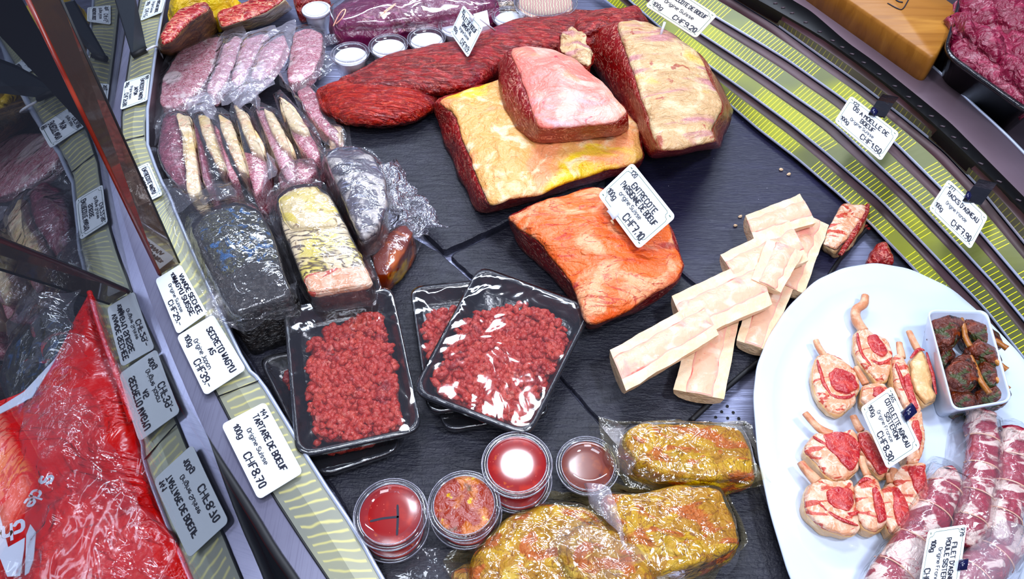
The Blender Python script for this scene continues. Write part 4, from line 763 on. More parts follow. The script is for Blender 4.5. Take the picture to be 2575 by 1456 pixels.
for i, (lb, body, bone, z) in enumerate(GG):
    o = cen(P3(body, z)); o.z = z-.018; r = thing('grilled_chop', o, lb, 'grilled lamb', 'grilled lamb chops in the bowl')
    bx = sum(e[0] for e in body)/len(body); by = sum(e[1] for e in body)/len(body); body = [(bx+(e[0]-bx)*1.1, by+(e[1]-by)*1.1) for e in body]
    lump(r, o, body, z+.012, z-.018, spread=.85, dome=.008, r=.008, bulge=.1, amp=.0035, freq=60, amp2=.0014, mat='grilled', seed=i*2.3, name='meat')
    if bone: tube(r, o, P3(bone, z+.014), [.002, .0034, .0034, .0042], 'grilled_bone', 'rib_bone', world=True, amp=.001)
# rolled fillets in vacuum bags
def roll(label, path, wd, z, outer, seed=0, film_='film_pouch'):
    P = P3(path, z); o = P[0].copy(); o.z = PZ; r = thing('rolled_fillet_pack', o, label, 'packed lamb', 'vacuum packed rolled lamb fillets')
    tube(r, o, P, wd, 'roll_meat', 'rolled_fillet', world=True, seg=20, amp=.004, flat=.8)
    for i in range(1, len(P)-1):
        Q = P[i]; d = (P[i+1]-P[i-1]).normalized(); s = V((-d.y, d.x, 0)); rr = (wd if not hasattr(wd, '__len__') else wd[min(i, len(wd)-1)])*1.06
        tube(r, o, [Q+s*(rr*math.cos(a))+V((0, 0, rr*.84*math.sin(a))) for a in [math.pi*k/8 for k in range(9)]], .0008, 'marrow', 'string', world=True, n=1, seg=6)
    c = []
    for f, l in ((1, P), (-1, P[::-1])):
        for i, Q in enumerate(l):
            d = (l[min(i+1, len(l)-1)]-l[max(i-1, 0)]).normalized(); s = V((-d.y, d.x, 0)); w_ = max(wd) if hasattr(wd, '__len__') else wd
            c.append(Q+s*w_*1.05+V((0, 0, w_*.25)))
    I = chaik(c, 1, 1); cc = cen(I); c0 = V((cc.x, cc.y, 0)); O = chaik(P3(outer, PZ+.004), 2, 2); I = polar(I, c0); O = polar(O, c0)
    O = [oo if (oo-c0).xy.length > (i_-c0).xy.length*1.04 else V((*(i_*1.03-c0*.03).xy, oo.z)) for i_, oo in zip(I, O)]
    rings = [[V((*(i_.lerp(oo, f).xy), max(PZ+.001, i_.lerp(oo, f).z+.005*f*noise.noise(V((i_.lerp(oo, f).x*45, oo.y*45, seed)))))) for i_, oo in zip(I, O)] for f in (1, .8, .5, .2, 0)]
    w_ = max(wd) if hasattr(wd, '__len__') else wd
    rings += [[V((c0.x+(p.x-c0.x)*s, c0.y+(p.y-c0.y)*s, p.z+(w_*1.0)*(1-s*s)**.5+.002)) for p in I] for s in (.93, .8, .6, .35, .1)]
    vs, fs = loft(rings, False, True); mesh('plastic_film', vs, fs, film_, r, o)
    return r
roll('upright rolled lamb pack directly below the square bowl', [(2468, 1040), (2470, 1110), (2468, 1180), (2455, 1250), (2440, 1310), (2430, 1370)], [.016, .018, .018, .018, .016, .012], .042, [(2385, 1100), (2400, 1040), (2520, 1040), (2535, 1150), (2520, 1300), (2480, 1390), (2420, 1380), (2370, 1250)], 1)
roll('rolled lamb pack at the right edge of the plate', [(2552, 1090), (2550, 1160), (2540, 1230), (2522, 1300), (2500, 1370)], [.016, .019, .019, .018, .012], .042, [(2500, 1060), (2560, 1050), (2600, 1090), (2600, 1250), (2575, 1400), (2500, 1450), (2470, 1350), (2490, 1200)], 2)
roll('rolled lamb pack slanting down left from the ticket marked 270', [(2385, 1185), (2375, 1230), (2345, 1290), (2300, 1370), (2250, 1440), (2210, 1500)], [.012, .018, .02, .022, .022, .02], .042, [(2350, 1140), (2400, 1160), (2460, 1230), (2440, 1380), (2380, 1500), (2150, 1540), (2180, 1420), (2260, 1300), (2320, 1200)], 3)
roll('pale rolled lamb pack under the lower right of the ticket marked 270', [(2560, 1330), (2500, 1400), (2450, 1450), (2400, 1500)], [.014, .02, .022, .02], .034, [(2540, 1310), (2600, 1340), (2560, 1480), (2400, 1550), (2340, 1500), (2420, 1380)], 4, 'film_milky')
# ------------------------------------------------------------------ black trays with mince
def tray(label, q, zr, depth, film_mat='film_tight', r=.022, meatpoly=None, mlabel='', nbits=520, seed=0, dots=True):
    c4 = [at(x, y, zr) for x, y in q]; o = cen(c4); z0 = zr-depth; o.z = z0
    t = thing('meat_tray', o, label, 'tray', 'black meat trays')
    def rr(s, z, rad=r): cc = cen(c4); return rquad([V((cc.x+(p.x-cc.x)*s, cc.y+(p.y-cc.y)*s, p.z-zr+z)) for p in c4], rad)
    vs, fs = loft([rr(.80, z0, r*.7), rr(.93, zr-.007), rr(.965, zr-.006), rr(1, zr-.008), rr(1.005, zr-.002), rr(.995, zr), rr(.945, zr), rr(.93, zr-.003), rr(.83, z0+.005, r*.8), rr(.79, z0+.003, r*.7)], True, True)
    mesh('tray', vs, fs, 'black_plastic', t, o)
    N = 26; cc = cen(c4); base = rr(.975, zr+.0012)
    rings = [rr(1.006, zr-.006), rr(1.004, zr+.0004), base]
    for s in (.93, .86, .76, .65, .52, .4, .28, .16, .06):
        rg = []
        for k, p in enumerate(base):
            x, y = cc.x+(p.x-cc.x)*s, cc.y+(p.y-cc.y)*s; a = math.atan2(p.y-cc.y, p.x-cc.x)
            wv = .0011*math.sin(a*23+seed)*max(0, s-.55)+.0035*noise.noise(V((x*16, y*16, seed)))*(1-s)+.0022*abs(noise.noise(V((x*30+y*22, (y-x)*9, seed+4))))
            rg.append(V((x, y, p.z+wv+.001*(1-s))))
        rings.append(rg)
    vs, fs = loft(rings, False, True); mesh('cling_film', vs, fs, film_mat, t, o)
    if meatpoly:
        mp = P3(meatpoly, zr-.010); mc = cen(mp); mm = V((mc.x, mc.y, z0+.003)); bits = []; fcs = []; rnd = random.Random(seed)
        ico_v, ico_f = ICO
        P = [p.xy for p in mp]
        def inside(x, y):
            c = False; j = len(P)-1
            for i in range(len(P)):
                if (P[i].y > y) != (P[j].y > y) and x < (P[j].x-P[i].x)*(y-P[i].y)/(P[j].y-P[i].y)+P[i].x: c = not c
                j = i
            return c
        xs = [p.x for p in P]; ys = [p.y for p in P]; n_ = 0
        # a closed heap under the loose bits
        H = chaik([V((p.x, p.y, z0+.004)) for p in mp], 1, 2); 
        if not ccw(H): H.reverse()
        hc = cen(H); hr = [H]+[[V((hc.x+(p.x-hc.x)*s, hc.y+(p.y-hc.y)*s, z0+.004+(depth-.014)*min(1, (1-s)*4)**.7)) for p in H] for s in (.97, .9, .8, .6, .4, .2, .05)]
        v_, f_ = loft(hr, True, True); v_ = rough_up(v_, .003, 60, seed, .0025, 150, z0+.0035); bits += v_; fcs += [tuple(f) for f in f_]
        while n_ < nbits:
            x, y = rnd.uniform(min(xs), max(xs)), rnd.uniform(min(ys), max(ys))
            if not inside(x, y): continue
            n_ += 1; e = min((V((x, y))-p).length for p in P); top = z0+.005+(depth-.0135)*min(1, e/.02)**.6
            rad = rnd.uniform(.0028, .0050); ax = V((rnd.uniform(-1, 1), rnd.uniform(-1, 1), rnd.uniform(-.4, .4))).normalized(); st = rnd.uniform(1.0, 2.0)
            cz = min(zr-.0075, top+rnd.uniform(-.003, .001)); b = len(bits); sd = rnd.random()*50
            for v in ico_v:
                q_ = v*(rad*(1+.35*noise.noise(v*1.4+V((sd, 0, 0))))); q_ = q_+ax*(q_.dot(ax)*(st-1)); bits.append(V((x, y, cz))+q_)
            fcs += [(a+b, c_+b, d+b) for a, c_, d in ico_f]
        m = mesh('minced_beef', bits, fcs, 'minced', None, mm); tag(m, mlabel, 'minced beef', None, 'stuff')
    return t
import bmesh as _bm
_b = _bm.new(); _bm.ops.create_icosphere(_b, subdivisions=2, radius=1); _b.verts.ensure_lookup_table()
ICO = ([v.co.copy() for v in _b.verts], [tuple(v.index for v in f.verts) for f in _b.faces]); _b.free()
tray('black meat tray mostly hidden, skewed beneath the left mince tray', [(648, 900), (905, 850), (1010, 1130), (800, 1200)], .018, .022, r=.02, seed=11, meatpoly=[(690, 915), (900, 880), (960, 1110), (830, 1140)], mlabel='dark minced beef glimpsed in the hidden lower left tray', nbits=140)
tray('left black tray of minced beef lying on top of another tray', [(712, 775), (985, 718), (1062, 1082), (745, 1150)], .050, .030, r=.021, seed=1,
     meatpoly=[(775, 895), (770, 850), (870, 800), (960, 782), (990, 900), (1012, 1065), (930, 1105), (790, 1100), (775, 1000)], mlabel='coarse red minced beef in the left tray', nbits=760)
tray('black mince tray partly covered by the tilted tray', [(1030, 722), (1240, 700), (1330, 1000), (1075, 1040)], .026, .026, r=.021, seed=2, meatpoly=[(1060, 800), (1150, 765), (1230, 790), (1240, 900), (1080, 930)], mlabel='red minced beef seen in the covered middle tray', nbits=240)
tray('black tray underneath the tilted mince tray, only its rim visible', [(1075, 900), (1300, 880), (1390, 1040), (1115, 1085)], .014, .018, r=.02, seed=5)
tray('tilted black tray of minced beef on top in the middle', [(1205, 668), (1492, 772), (1330, 1098), (1035, 985)], .054, .028, r=.021, seed=3,
     meatpoly=[(1165, 800), (1240, 770), (1340, 762), (1420, 810), (1425, 860), (1370, 960), (1310, 1068), (1210, 1045), (1090, 985), (1100, 910)], mlabel='red minced beef in the tilted middle tray', nbits=760)
# ------------------------------------------------------------------ tubs
def tub(label, cx, cy, pw, zl, content, fill=.7, h=None, letter=None, lidscale=1.0, z0=-.0035, kind='sauce_tub', grp='round sauce tubs', cat='tub', lidmat='cup_plastic', cname='sauce'):
    c = at(cx, cy, zl); dpt = (c-CAM).dot(FWD); R = pw/2*dpt/F; h = h or (zl-z0); zb = zl-h
    t = thing(kind, V((c.x, c.y, zb)), label, cat, grp)
    lathe(t, None, [(R*.70, 0), (R*.74, .001), (R*.90, h-.006), (R*.93, h-.005), (R*.93, h-.003), (R*.885, h-.0045), (R*.72, .002), (R*.3, .002)], 'cup_plastic', 'cup')
    lid = lathe(t, None, [(R*.3, h-.0032), (R*.80, h-.0032), (R*.83, h-.0005), (R*.93, h), (R, h-.001), (R*1.0, h-.0055), (R*.965, h-.0055), (R*.96, h-.0035)], lidmat, 'lid', cap0=True, cap1=False)
    for rr, zz in ((1.0, h-.001), (.985, h-.0055), (.845, h-.0004)):
        a = tube(lid, None, [V((R*rr*math.cos(k*math.pi/24), R*rr*math.sin(k*math.pi/24), zz)) for k in range(49)], .0006, 'cup_plastic_rim', 'rim_ring', world=True, n=0, seg=6)
    f = h*fill; Rt = R*(.72+.18*fill)*.98
    lathe(t, None, [(R*.70, .0025), (Rt, f), (Rt*.97, f+.0004), (Rt*.5, f+.001), (Rt*.1, f+.001)], content, cname)
    if letter:
        st = []
        for s in letter: st.append(([((a-.5)*2*R*1000, (b-.5)*2*R*1000) for a, b in s], 2.6))
        vs, fs = ribbons(st, lambda x, y, l: V((x/1000, y/1000, h-.003+l)), .0003); mesh('marker_letter', vs, fs, 'ink', lid, None, smooth=False)
    return t
film('cup_plastic_rim', .35, bump=(), rough=.08, gloss=2.5, hazecol='c8c8d8')
tub('lower sauce tub beneath the leftmost tub marked with a letter', 988, 1322, 182, .030, 'sauce_red', .85)
tub('leftmost red sauce tub with a sideways letter T on its lid', 982, 1290, 186, .058, 'sauce_red', .86, h=.028, letter=[[(.24, .40), (.40, .44), (.60, .46)], [(.58, .62), (.60, .46), (.61, .22)]])
tub('lower tub under the chunky orange sauce tub', 1172, 1290, 180, .028, 'sauce_red', .8)
tub('chunky orange-red sauce tub with a wavy letter T on its lid', 1167, 1268, 182, .050, 'sauce_chunky', .88, h=.022, letter=[[(.30, .55), (.45, .60), (.60, .65)], [(.46, .60), (.55, .48), (.60, .38), (.60, .28)]])
tub('lower tub under the tub with the whitish glare, below the tilted tray', 1302, 1206, 172, .026, 'sauce_red', .8)
tub('sauce tub with a glaring lid just below the tilted tray', 1300, 1165, 178, .054, 'sauce_red', .9, h=.028)
tub('brown-red sauce tub half behind the upper yellow pack', 1478, 1168, 158, .024, 'sauce_brown', .85)
for i, (x, y, pw, lb) in enumerate(((880, 132, 96, 'white cream tub nearest the wagyu packs'), (976, 112, 98, 'second white cream tub behind the long fillet'), (1072, 94, 96, 'third white cream tub behind the long fillet'), (1148, 62, 90, 'white cream tub half behind the ticket marked 101'), (1280, 38, 86, 'clear-lidded tub farthest right behind the long fillet'))):
    tub(lb, x, y, pw, .05, 'cream_white', .8, z0=.0045 if i < 4 else .0, kind='cream_tub', grp='white cream tubs', cname='cream')
tub('white lidded tub at the left end of the purple meat pack', 795, 22, 72, .045, 'cream_white', .9, z0=-.0035, kind='cream_tub', grp='white cream tubs', cname='cream', lidmat='paper_lid')
tub('wide clear tub of pale pink coils at the top edge', 1372, 2, 160, .07, 'noodle', .9, z0=.0, kind='coil_tub', grp=None, cname='coils')
c_ = P3([(1190, 35), (1225, 25), (1232, 62), (1198, 72)], .06); m = mesh('white_carton', *prism(c_, .02, .06, bevel=.001), 'paper_lid', None, cen(c_)-V((0, 0, .04)), smooth=False); tag(m, 'small white carton behind the ticket marked 101', 'carton')
# ------------------------------------------------------------------ yellow marinated packs
def pack(name, label, cat, group, inner, zi, zb, outer, zo, mat, film_='film_pouch', cname='meat', dome=.006, amp=.005, freq=22, seed=0, r=.006, spread=1.0, cap=None, capname='fat', cap_at=.7, wave=.006, shift=(0, 0), bulge=.05, fdome=.006, amp2=.0018):
    o = cen(P3(inner, zb)); o.z = zb; t = thing(name, o, label, cat, group)
    lump(t, o, inner, zi, zb, spread=spread, dome=dome, r=r, bulge=bulge, amp=amp, freq=freq, amp2=amp2, mat=mat, cap=cap, capname=capname, cap_at=cap_at, seed=seed, name=cname, shift=shift)
    if outer: pouch(t, o, inner, zi, outer, zo, mat=film_, seed=seed+1.5, wave=wave, dome=dome+fdome*.3, off=.003)
    return t
Y = 'packs of yellow marinated meat'
pack('marinated_pack', 'yellow marinated pack half hidden at the bottom left, mostly empty film', 'packed meat', Y, [(1130, 1440), (1180, 1410), (1250, 1430), (1260, 1500), (1150, 1520)], .012, -.003, [(955, 1395), (1040, 1375), (1180, 1390), (1280, 1440), (1280, 1530), (1000, 1530)], .004, 'marinade', 'film_clear', wave=.012, seed=1)
pack('marinated_pack', 'yellow marinated pack at the bottom, its corner of film pointing left', 'packed meat', Y, [(1225, 1350), (1285, 1295), (1390, 1262), (1465, 1268), (1530, 1320), (1600, 1400), (1640, 1480), (1540, 1530), (1250, 1540), (1180, 1480), (1190, 1400)], .030, -.003,
     [(1108, 1395), (1180, 1370), (1270, 1290), (1370, 1235), (1470, 1235), (1560, 1310), (1660, 1430), (1650, 1560), (1300, 1570), (1150, 1500)], .006, 'marinade', 'film_yellow', seed=2, wave=.01)
pack('marinated_pack', 'marinated pack tucked between the sauce tubs and the largest yellow pack', 'packed meat', Y, [(1400, 1370), (1470, 1320), (1560, 1330), (1620, 1400), (1660, 1480), (1560, 1500), (1440, 1450)], .046, .02,
     [(1355, 1380), (1420, 1300), (1500, 1260), (1600, 1300), (1680, 1420), (1690, 1510), (1560, 1530), (1400, 1470)], .036, 'marinade', 'film_yellow', seed=3, wave=.012)
pack('marinated_pack', 'largest flat yellow marinated pack at the bottom centre right', 'packed meat', Y, [(1520, 1240), (1600, 1245), (1700, 1222), (1812, 1222), (1848, 1300), (1858, 1375), (1760, 1415), (1650, 1450), (1590, 1410), (1545, 1320)], .046, -.003,
     [(1468, 1208), (1540, 1215), (1620, 1228), (1815, 1212), (1862, 1300), (1886, 1362), (1810, 1430), (1800, 1456), (1640, 1490), (1570, 1420), (1500, 1300)], .014, 'marinade', 'film_yellow', seed=4, wave=.008)
pack('marinated_pack', 'thick yellow marinated pack touching the rim of the white plate', 'packed meat', Y, [(1575, 1080), (1625, 1060), (1740, 1062), (1862, 1070), (1888, 1120), (1898, 1195), (1800, 1208), (1690, 1195), (1600, 1165), (1568, 1120)], .048, -.003,
     [(1502, 1038), (1570, 1062), (1700, 1058), (1888, 1060), (1905, 1120), (1944, 1218), (1880, 1228), (1720, 1232), (1580, 1230), (1520, 1150)], .022, 'marinade', 'film_yellow', seed=5, wave=.008)
def flap(label, pts, film_, hs, seed=0, name='film_flap', parent=None, mat=None, cat='film', wave=.006, n=14):
    """a loose curling piece of plastic: four pixel corners with heights, waved"""
    q = [at(p[0], p[1], p[2]) for p in pts]; vs = []; fs = []
    for i in range(n+1):
        for j in range(n+1):
            u, v = i/n, j/n; p = (q[0]*(1-u)+q[1]*u)*(1-v)+(q[3]*(1-u)+q[2]*u)*v
            b = 4*u*(1-u)*hs
            e = min(u, v, 1-u, 1-v)
            x = nvec(p*45+V((seed, 0, 0)))*wave
            vs.append(p+x+V((0, 0, b)))
    for i in range(n):
        for j in range(n): a = i*(n+1)+j; fs.append((a, a+1, a+n+2, a+n+1))
    o = mesh(name, vs, fs, film_, parent, cen(vs) if parent is None else parent.location)
    if parent is None: tag(o, label, cat)
    return o
# ------------------------------------------------------------------ dried blocks
t = pack('dried_meat_block', 'black crusted dried meat block with bluish pepper top in loose plastic', 'dried meat', None,
     [(478, 570), (520, 528), (600, 508), (655, 530), (690, 600), (715, 690), (738, 742), (655, 770), (590, 795), (560, 745), (525, 680)], .078, -.003, None, 0, 'crust_dark', cname='block', cap='crust_dark', capname='lower_crust', amp=.004, dome=.008, r=.01, seed=2, spread=1.08)
lump(t, t.location, [(488, 572), (525, 535), (600, 514), (650, 536), (682, 600), (698, 655), (640, 668), (560, 690), (530, 650)], .086, .07, spread=1.0, dome=.006, r=.006, amp=.002, freq=40, mat='crust_blue', name='pepper_crust', seed=3)
pouch(t, t.location, [(478, 570), (520, 528), (600, 508), (655, 530), (690, 600), (715, 690), (738, 742), (655, 770), (590, 795), (560, 745), (525, 680)], .084, [(395, 450), (470, 470), (560, 452), (610, 470), (700, 560), (745, 700), (755, 760), (690, 810), (570, 835), (510, 740), (440, 600)], .05, mat='film_clear', seed=4, wave=.016)
pouch(t, t.location, [(560, 760), (620, 770), (650, 790), (590, 810)], .05, [(520, 700), (570, 720), (680, 745), (748, 700), (745, 770), (640, 800), (570, 825), (535, 790)], .066, mat='film_clear', seed=9, wave=.012, name='film_fold')
t = pack('dried_meat_block', 'tall pale fat-marbled dried meat block wrapped in tight film', 'dried meat', None,
     [(692, 500), (730, 470), (790, 462), (830, 490), (868, 565), (905, 640), (938, 715), (850, 728), (778, 738), (748, 670), (712, 580)], .080, -.003, None, 0, 'dried_side', cname='dark_side', cap='dried_marble', capname='marbled_face', cap_at=.93, amp=.003, dome=.006, r=.008, seed=5, spread=1.04, shift=(-.004, .002))
lump(t, t.location, [(700, 500), (735, 474), (790, 466), (822, 492), (838, 530), (848, 565), (790, 572), (730, 575), (708, 540)], .088, .076, spread=1.0, dome=.005, r=.005, amp=.002, freq=50, mat='dried_fat', name='fat_crown', seed=3)
lump(t, t.location, [(762, 690), (850, 672), (918, 668), (936, 712), (850, 726), (778, 736)], .0885, .076, spread=1.0, dome=.002, r=.004, amp=.001, freq=50, mat='lamb_fat', name='fat_foot', seed=3)
pouch(t, t.location, [(692, 500), (730, 470), (790, 462), (830, 490), (868, 565), (905, 640), (938, 715), (850, 728), (778, 738), (748, 670), (712, 580)], .089, [(664, 490), (710, 452), (795, 446), (850, 490), (895, 570), (930, 640), (965, 735), (860, 745), (775, 762), (735, 690), (690, 590)], .05, mat='film_clear', seed=7, wave=.006)
t = pack('dried_meat_block', 'grey mottled dried meat block with a dark cut side, wrapped in clinging film', 'dried meat', None,
     [(815, 390), (850, 372), (900, 372), (942, 395), (968, 440), (974, 510), (955, 570), (905, 598), (880, 545), (848, 470)], .085, .0, None, 0, 'dried_side', cname='dark_side', cap='netted_crust', capname='mottled_face', cap_at=.95, amp=.003, dome=.012, r=.01, seed=6, spread=1.02, shift=(-.012, -.004))
pouch(t, t.location, [(815, 390), (850, 372), (900, 372), (942, 395), (968, 440), (974, 510), (955, 570), (905, 598), (880, 545), (848, 470)], .089, [(798, 380), (850, 362), (930, 372), (985, 430), (1000, 520), (965, 600), (900, 625), (860, 560), (820, 450)], .05, mat='film_clear', seed=3, wave=.005)
for i, (q, z) in enumerate((([(945, 425), (1000, 405), (1030, 470), (965, 540)], .06), ([(965, 450), (1050, 470), (1090, 540), (985, 580)], .04), ([(970, 540), (1060, 520), (1135, 570), (1010, 610)], .03), ([(955, 500), (1010, 470), (1040, 560), (975, 600)], .05), ([(1000, 560), (1060, 560), (1075, 600), (990, 625)], .02))):
    flap(('upright', 'shiny', 'lowest, farthest spread', 'bunched', 'small front')[i]+' crumpled flap of cling film right of the grey mottled block', [(a, b, z-.012*(k > 1)) for k, (a, b) in enumerate(q)], 'film_crumple', .006, seed=i*3, wave=.014, n=20, name='cling_film_scrap')
pack('amber_rind_pack', 'amber brown piece in a vacuum bag behind the marbled block', 'packed meat', None, [(928, 625), (975, 590), (1020, 560), (1045, 585), (1015, 650), (975, 690), (945, 690)], .04, -.003,
     [(905, 610), (960, 575), (1030, 545), (1068, 590), (1050, 640), (1020, 672), (965, 722), (945, 710)], .012, 'rind_amber', 'film_clear', seed=2, wave=.01)
# ------------------------------------------------------------------ wagyu slices, upper fan
WG = 'fan of pale marbled beef slices in vacuum bags'
fan = [('leftmost flat pale marbled slice beside the rail', [(398, 262), (408, 195), (450, 130), (500, 95), (555, 88), (562, 108), (548, 150), (515, 200), (478, 245), (440, 270)], .022, .0, [(382, 335), (388, 190), (410, 148), (500, 80), (575, 82), (585, 110), (560, 180), (500, 260), (450, 300)], 'wagyu_pale'),
 ('second pale marbled slice of the fan, overlapping the leftmost', [(515, 225), (545, 165), (560, 110), (590, 88), (612, 95), (600, 150), (572, 200), (535, 245)], .042, .018, [(478, 275), (530, 180), (548, 95), (600, 45), (625, 90), (625, 140), (590, 215), (530, 270)], 'wagyu_pale'),
 ('third pale marbled slice of the fan', [(580, 200), (600, 135), (618, 98), (655, 82), (680, 88), (665, 130), (630, 180), (595, 215)], .054, .034, [(545, 260), (590, 160), (610, 85), (690, 62), (705, 90), (680, 150), (630, 215), (580, 260)], 'wagyu_pale'),
 ('fourth slice of the fan with a long white film tail', [(628, 195), (652, 130), (690, 95), (715, 85), (722, 110), (700, 160), (660, 200)], .064, .044, [(580, 270), (630, 160), (665, 90), (752, 42), (740, 80), (725, 150), (680, 215), (620, 265)], 'wagyu_pale'),
 ('rightmost large speckled slice of the fan near the cream tubs', [(738, 78), (780, 68), (812, 82), (808, 130), (788, 180), (752, 205), (722, 208), (726, 150)], .030, .004, [(715, 70), (780, 55), (822, 75), (820, 140), (842, 160), (790, 200), (740, 225), (700, 215)], 'wagyu_pale'),
 ('pink marbled slice just below the rightmost speckled one', [(745, 228), (775, 212), (800, 240), (808, 285), (830, 318), (852, 330), (850, 365), (825, 345), (790, 310), (760, 265)], .026, .004, [(725, 220), (780, 205), (820, 235), (845, 310), (872, 330), (868, 372), (820, 365), (770, 310)], 'wagyu')]
for i, (lb, inn, zi, zb, out, m_) in enumerate(fan):
    pack('wagyu_slice_pack', lb, 'packed beef', WG, inn, zi, zb, out, zi-.004, m_, 'film_pouch' if i in (0, 4, 5) else 'film_milky', seed=i+1, amp=.002, dome=.002, r=.002, wave=.007, bulge=.0, cname='slice')
# second row: standing steaks with fat edges up
row = [('leftmost standing steak of the lower row, its wide dark face to the rail', [(398, 345), (412, 295), (440, 283), (458, 330), (466, 400), (468, 470), (440, 462), (410, 425), (396, 385)], [(440, 278), (478, 288), (492, 350), (497, 420), (508, 488), (470, 492), (464, 420), (456, 340)], 'wagyu_deep', .060),
 ('second standing steak of the lower row with two cream fat strips', [(486, 300), (500, 330), (520, 400), (535, 470), (515, 480), (500, 420), (490, 360)], [(496, 284), (526, 290), (542, 345), (560, 395), (575, 428), (548, 420), (522, 372), (505, 330)], 'wagyu_deep', .062),
 ('third standing steak of the lower row, its fat strip in the middle', [(530, 305), (548, 320), (570, 390), (600, 450), (578, 460), (555, 400), (538, 350)], [(546, 282), (582, 300), (600, 350), (618, 395), (626, 438), (598, 425), (575, 375), (556, 325)], 'wagyu', .064),
 ('fourth standing steak of the lower row, red marbled below its fat strip', [(612, 378), (640, 388), (668, 398), (676, 425), (662, 468), (640, 495), (622, 450), (610, 410)], [(585, 258), (622, 282), (645, 330), (668, 372), (664, 396), (636, 380), (612, 335), (594, 290)], 'wagyu', .066),
 ('fifth standing steak of the lower row, slim with silvery film', [(640, 275), (662, 272), (690, 320), (720, 370), (745, 415), (742, 460), (715, 450), (690, 395), (660, 330)], [(658, 268), (686, 282), (712, 325), (742, 378), (735, 392), (705, 368), (680, 325)], 'wagyu_pale', .060),
 ('sixth standing steak of the lower row with a broad upper fat edge', [(728, 318), (770, 326), (798, 362), (808, 395), (790, 410), (760, 392), (740, 358)], [(698, 235), (732, 258), (762, 300), (782, 330), (765, 338), (732, 322), (706, 282)], 'wagyu', .062),
 ('low loose steak in front of the standing row, above the pale block', [(700, 440), (735, 405), (790, 400), (800, 430), (780, 455), (735, 470), (705, 475)], None, 'wagyu', .050)]
for i, (lb, lean, fat, m_, z) in enumerate(row):
    o = cen(P3(lean, .0)); t = thing('wagyu_steak_pack', o, 'vacuum packed '+lb, 'packed beef', 'standing vacuum packed marbled steaks')
    lump(t, o, lean, z-.012, -.003, spread=.95, dome=.006, r=.006, amp=.002, mat=m_, name='lean_face', seed=i*1.7)
    if fat: lump(t, o, fat, z, -.003, spread=.85, dome=.004, r=.005, amp=.0018, mat='fat_edge', name='fat_edge', seed=i*2.1)
    al = (lean+(fat or [])); c = cen([V((*p, 0)) for p in al])
    hull = []
    for k in range(12):
        a = 2*math.pi*k/12; d = V((math.cos(a), math.sin(a), 0)); q = max(al, key=lambda p: (V((*p, 0))-c).dot(d)); e = V((*q, 0))+d*(14+6*noise.noise(V((k*1.7, i, 0)))); hull.append((e.x, e.y))
    inn = []
    for k in range(12):
        a = 2*math.pi*k/12; d = V((math.cos(a), math.sin(a), 0)); q = max(al, key=lambda p: (V((*p, 0))-c).dot(d)); inn.append(q)
    inn = [q for j, q in enumerate(inn) if q != inn[j-1]]
    pouch(t, o, inn, z+.004, hull, z-.022, mat='film_pouch', seed=i+3, wave=.012)
fl = [('curled grey film rim above the first two standing steaks', [(462, 245, .075), (540, 240, .07), (545, 300, .07), (480, 290, .072)], 'film_milky'),
 ('milky film sheet bridging the upper fan and the standing steaks', [(560, 225, .075), (660, 170, .08), (690, 215, .078), (610, 280, .072)], 'film_milky'),
 ('lilac film flap left of the pink marbled slice', [(690, 180, .075), (725, 215, .075), (820, 345, .05), (745, 250, .06)], 'film_milky'),
 ('upright film flap between third and fourth standing steaks', [(610, 240, .08), (640, 215, .08), (655, 290, .07), (640, 280, .07)], 'film_milky'),
 ('film edge folding over the fifth standing steak', [(665, 395, .07), (695, 400, .06), (690, 440, .055), (665, 490, .05)], 'film_milky'),
 ('wide clear film wing at the foot of the first standing steak', [(392, 450, .06), (450, 462, .055), (500, 500, .07), (440, 560, .055)], 'film_pouch'),
 ('film wing spread behind the black crusted block', [(500, 490, .065), (575, 455, .07), (605, 500, .08), (520, 515, .08)], 'film_pouch'),
 ('dull film corner beside the cream tub nearest the rail', [(795, 170, .02), (840, 120, .035), (850, 185, .02), (800, 205, .02)], 'film_pouch')]
for i, (lb, q, m_) in enumerate(fl): flap(lb, q, m_, .008, seed=i*2.2, wave=.009, name='film_flap')
pack('bone_end_steak', 'steak with a square pink bone end beside the bright fillet', 'packed beef', None, [(826, 312), (862, 318), (858, 365), (826, 368)], .02, .0, [(815, 300), (878, 308), (885, 375), (815, 385)], .01, 'bone', 'film_pouch', cname='bone_end', amp=.001, seed=1)
# ------------------------------------------------------------------ back row
joint('rib_roast', 'dry-aged rib roast with dark bark at the top left', 'meat', [(402, 90), (420, 48), (455, 22), (520, 4), (528, 20), (480, 50), (430, 98), (406, 112)], .115, -.003,
      bot=[(398, 125), (415, 90), (450, 60), (530, 50), (552, 85), (530, 108), (430, 150), (405, 140)], mat='roast_bark', cap='roast_face', cap_at=.9, capname='marbled_face', dome=.004, r=.004, amp=.004, freq=25, amp2=.002, name='bark')
joint('t_bone_steak', 'thick marbled steak with a yellow fat edge at the top', 'meat', [(545, 30), (590, 12), (650, -8), (700, -12), (715, -4), (665, 30), (610, 48), (556, 66)], .062, .0,
      bot=[(552, 60), (600, 40), (660, 20), (720, 10), (738, 25), (680, 62), (625, 80), (560, 85)], mat='fat_edge', cap='roast_face', cap_at=.97, capname='marbled_face', dome=.002, r=.003, amp=.0025, freq=28, amp2=.001, name='fat_rim')
joint('yellow_chicken', 'yellow-skinned poultry at the top edge behind the roast', 'meat', [(418, 20), (430, -20), (500, -40), (580, -30), (600, -5), (540, 10), (470, 25), (432, 40)], .06, -.003, mat='chicken_skin', dome=.03, r=.02, bulge=.1, amp=.006, freq=20, name='skin')
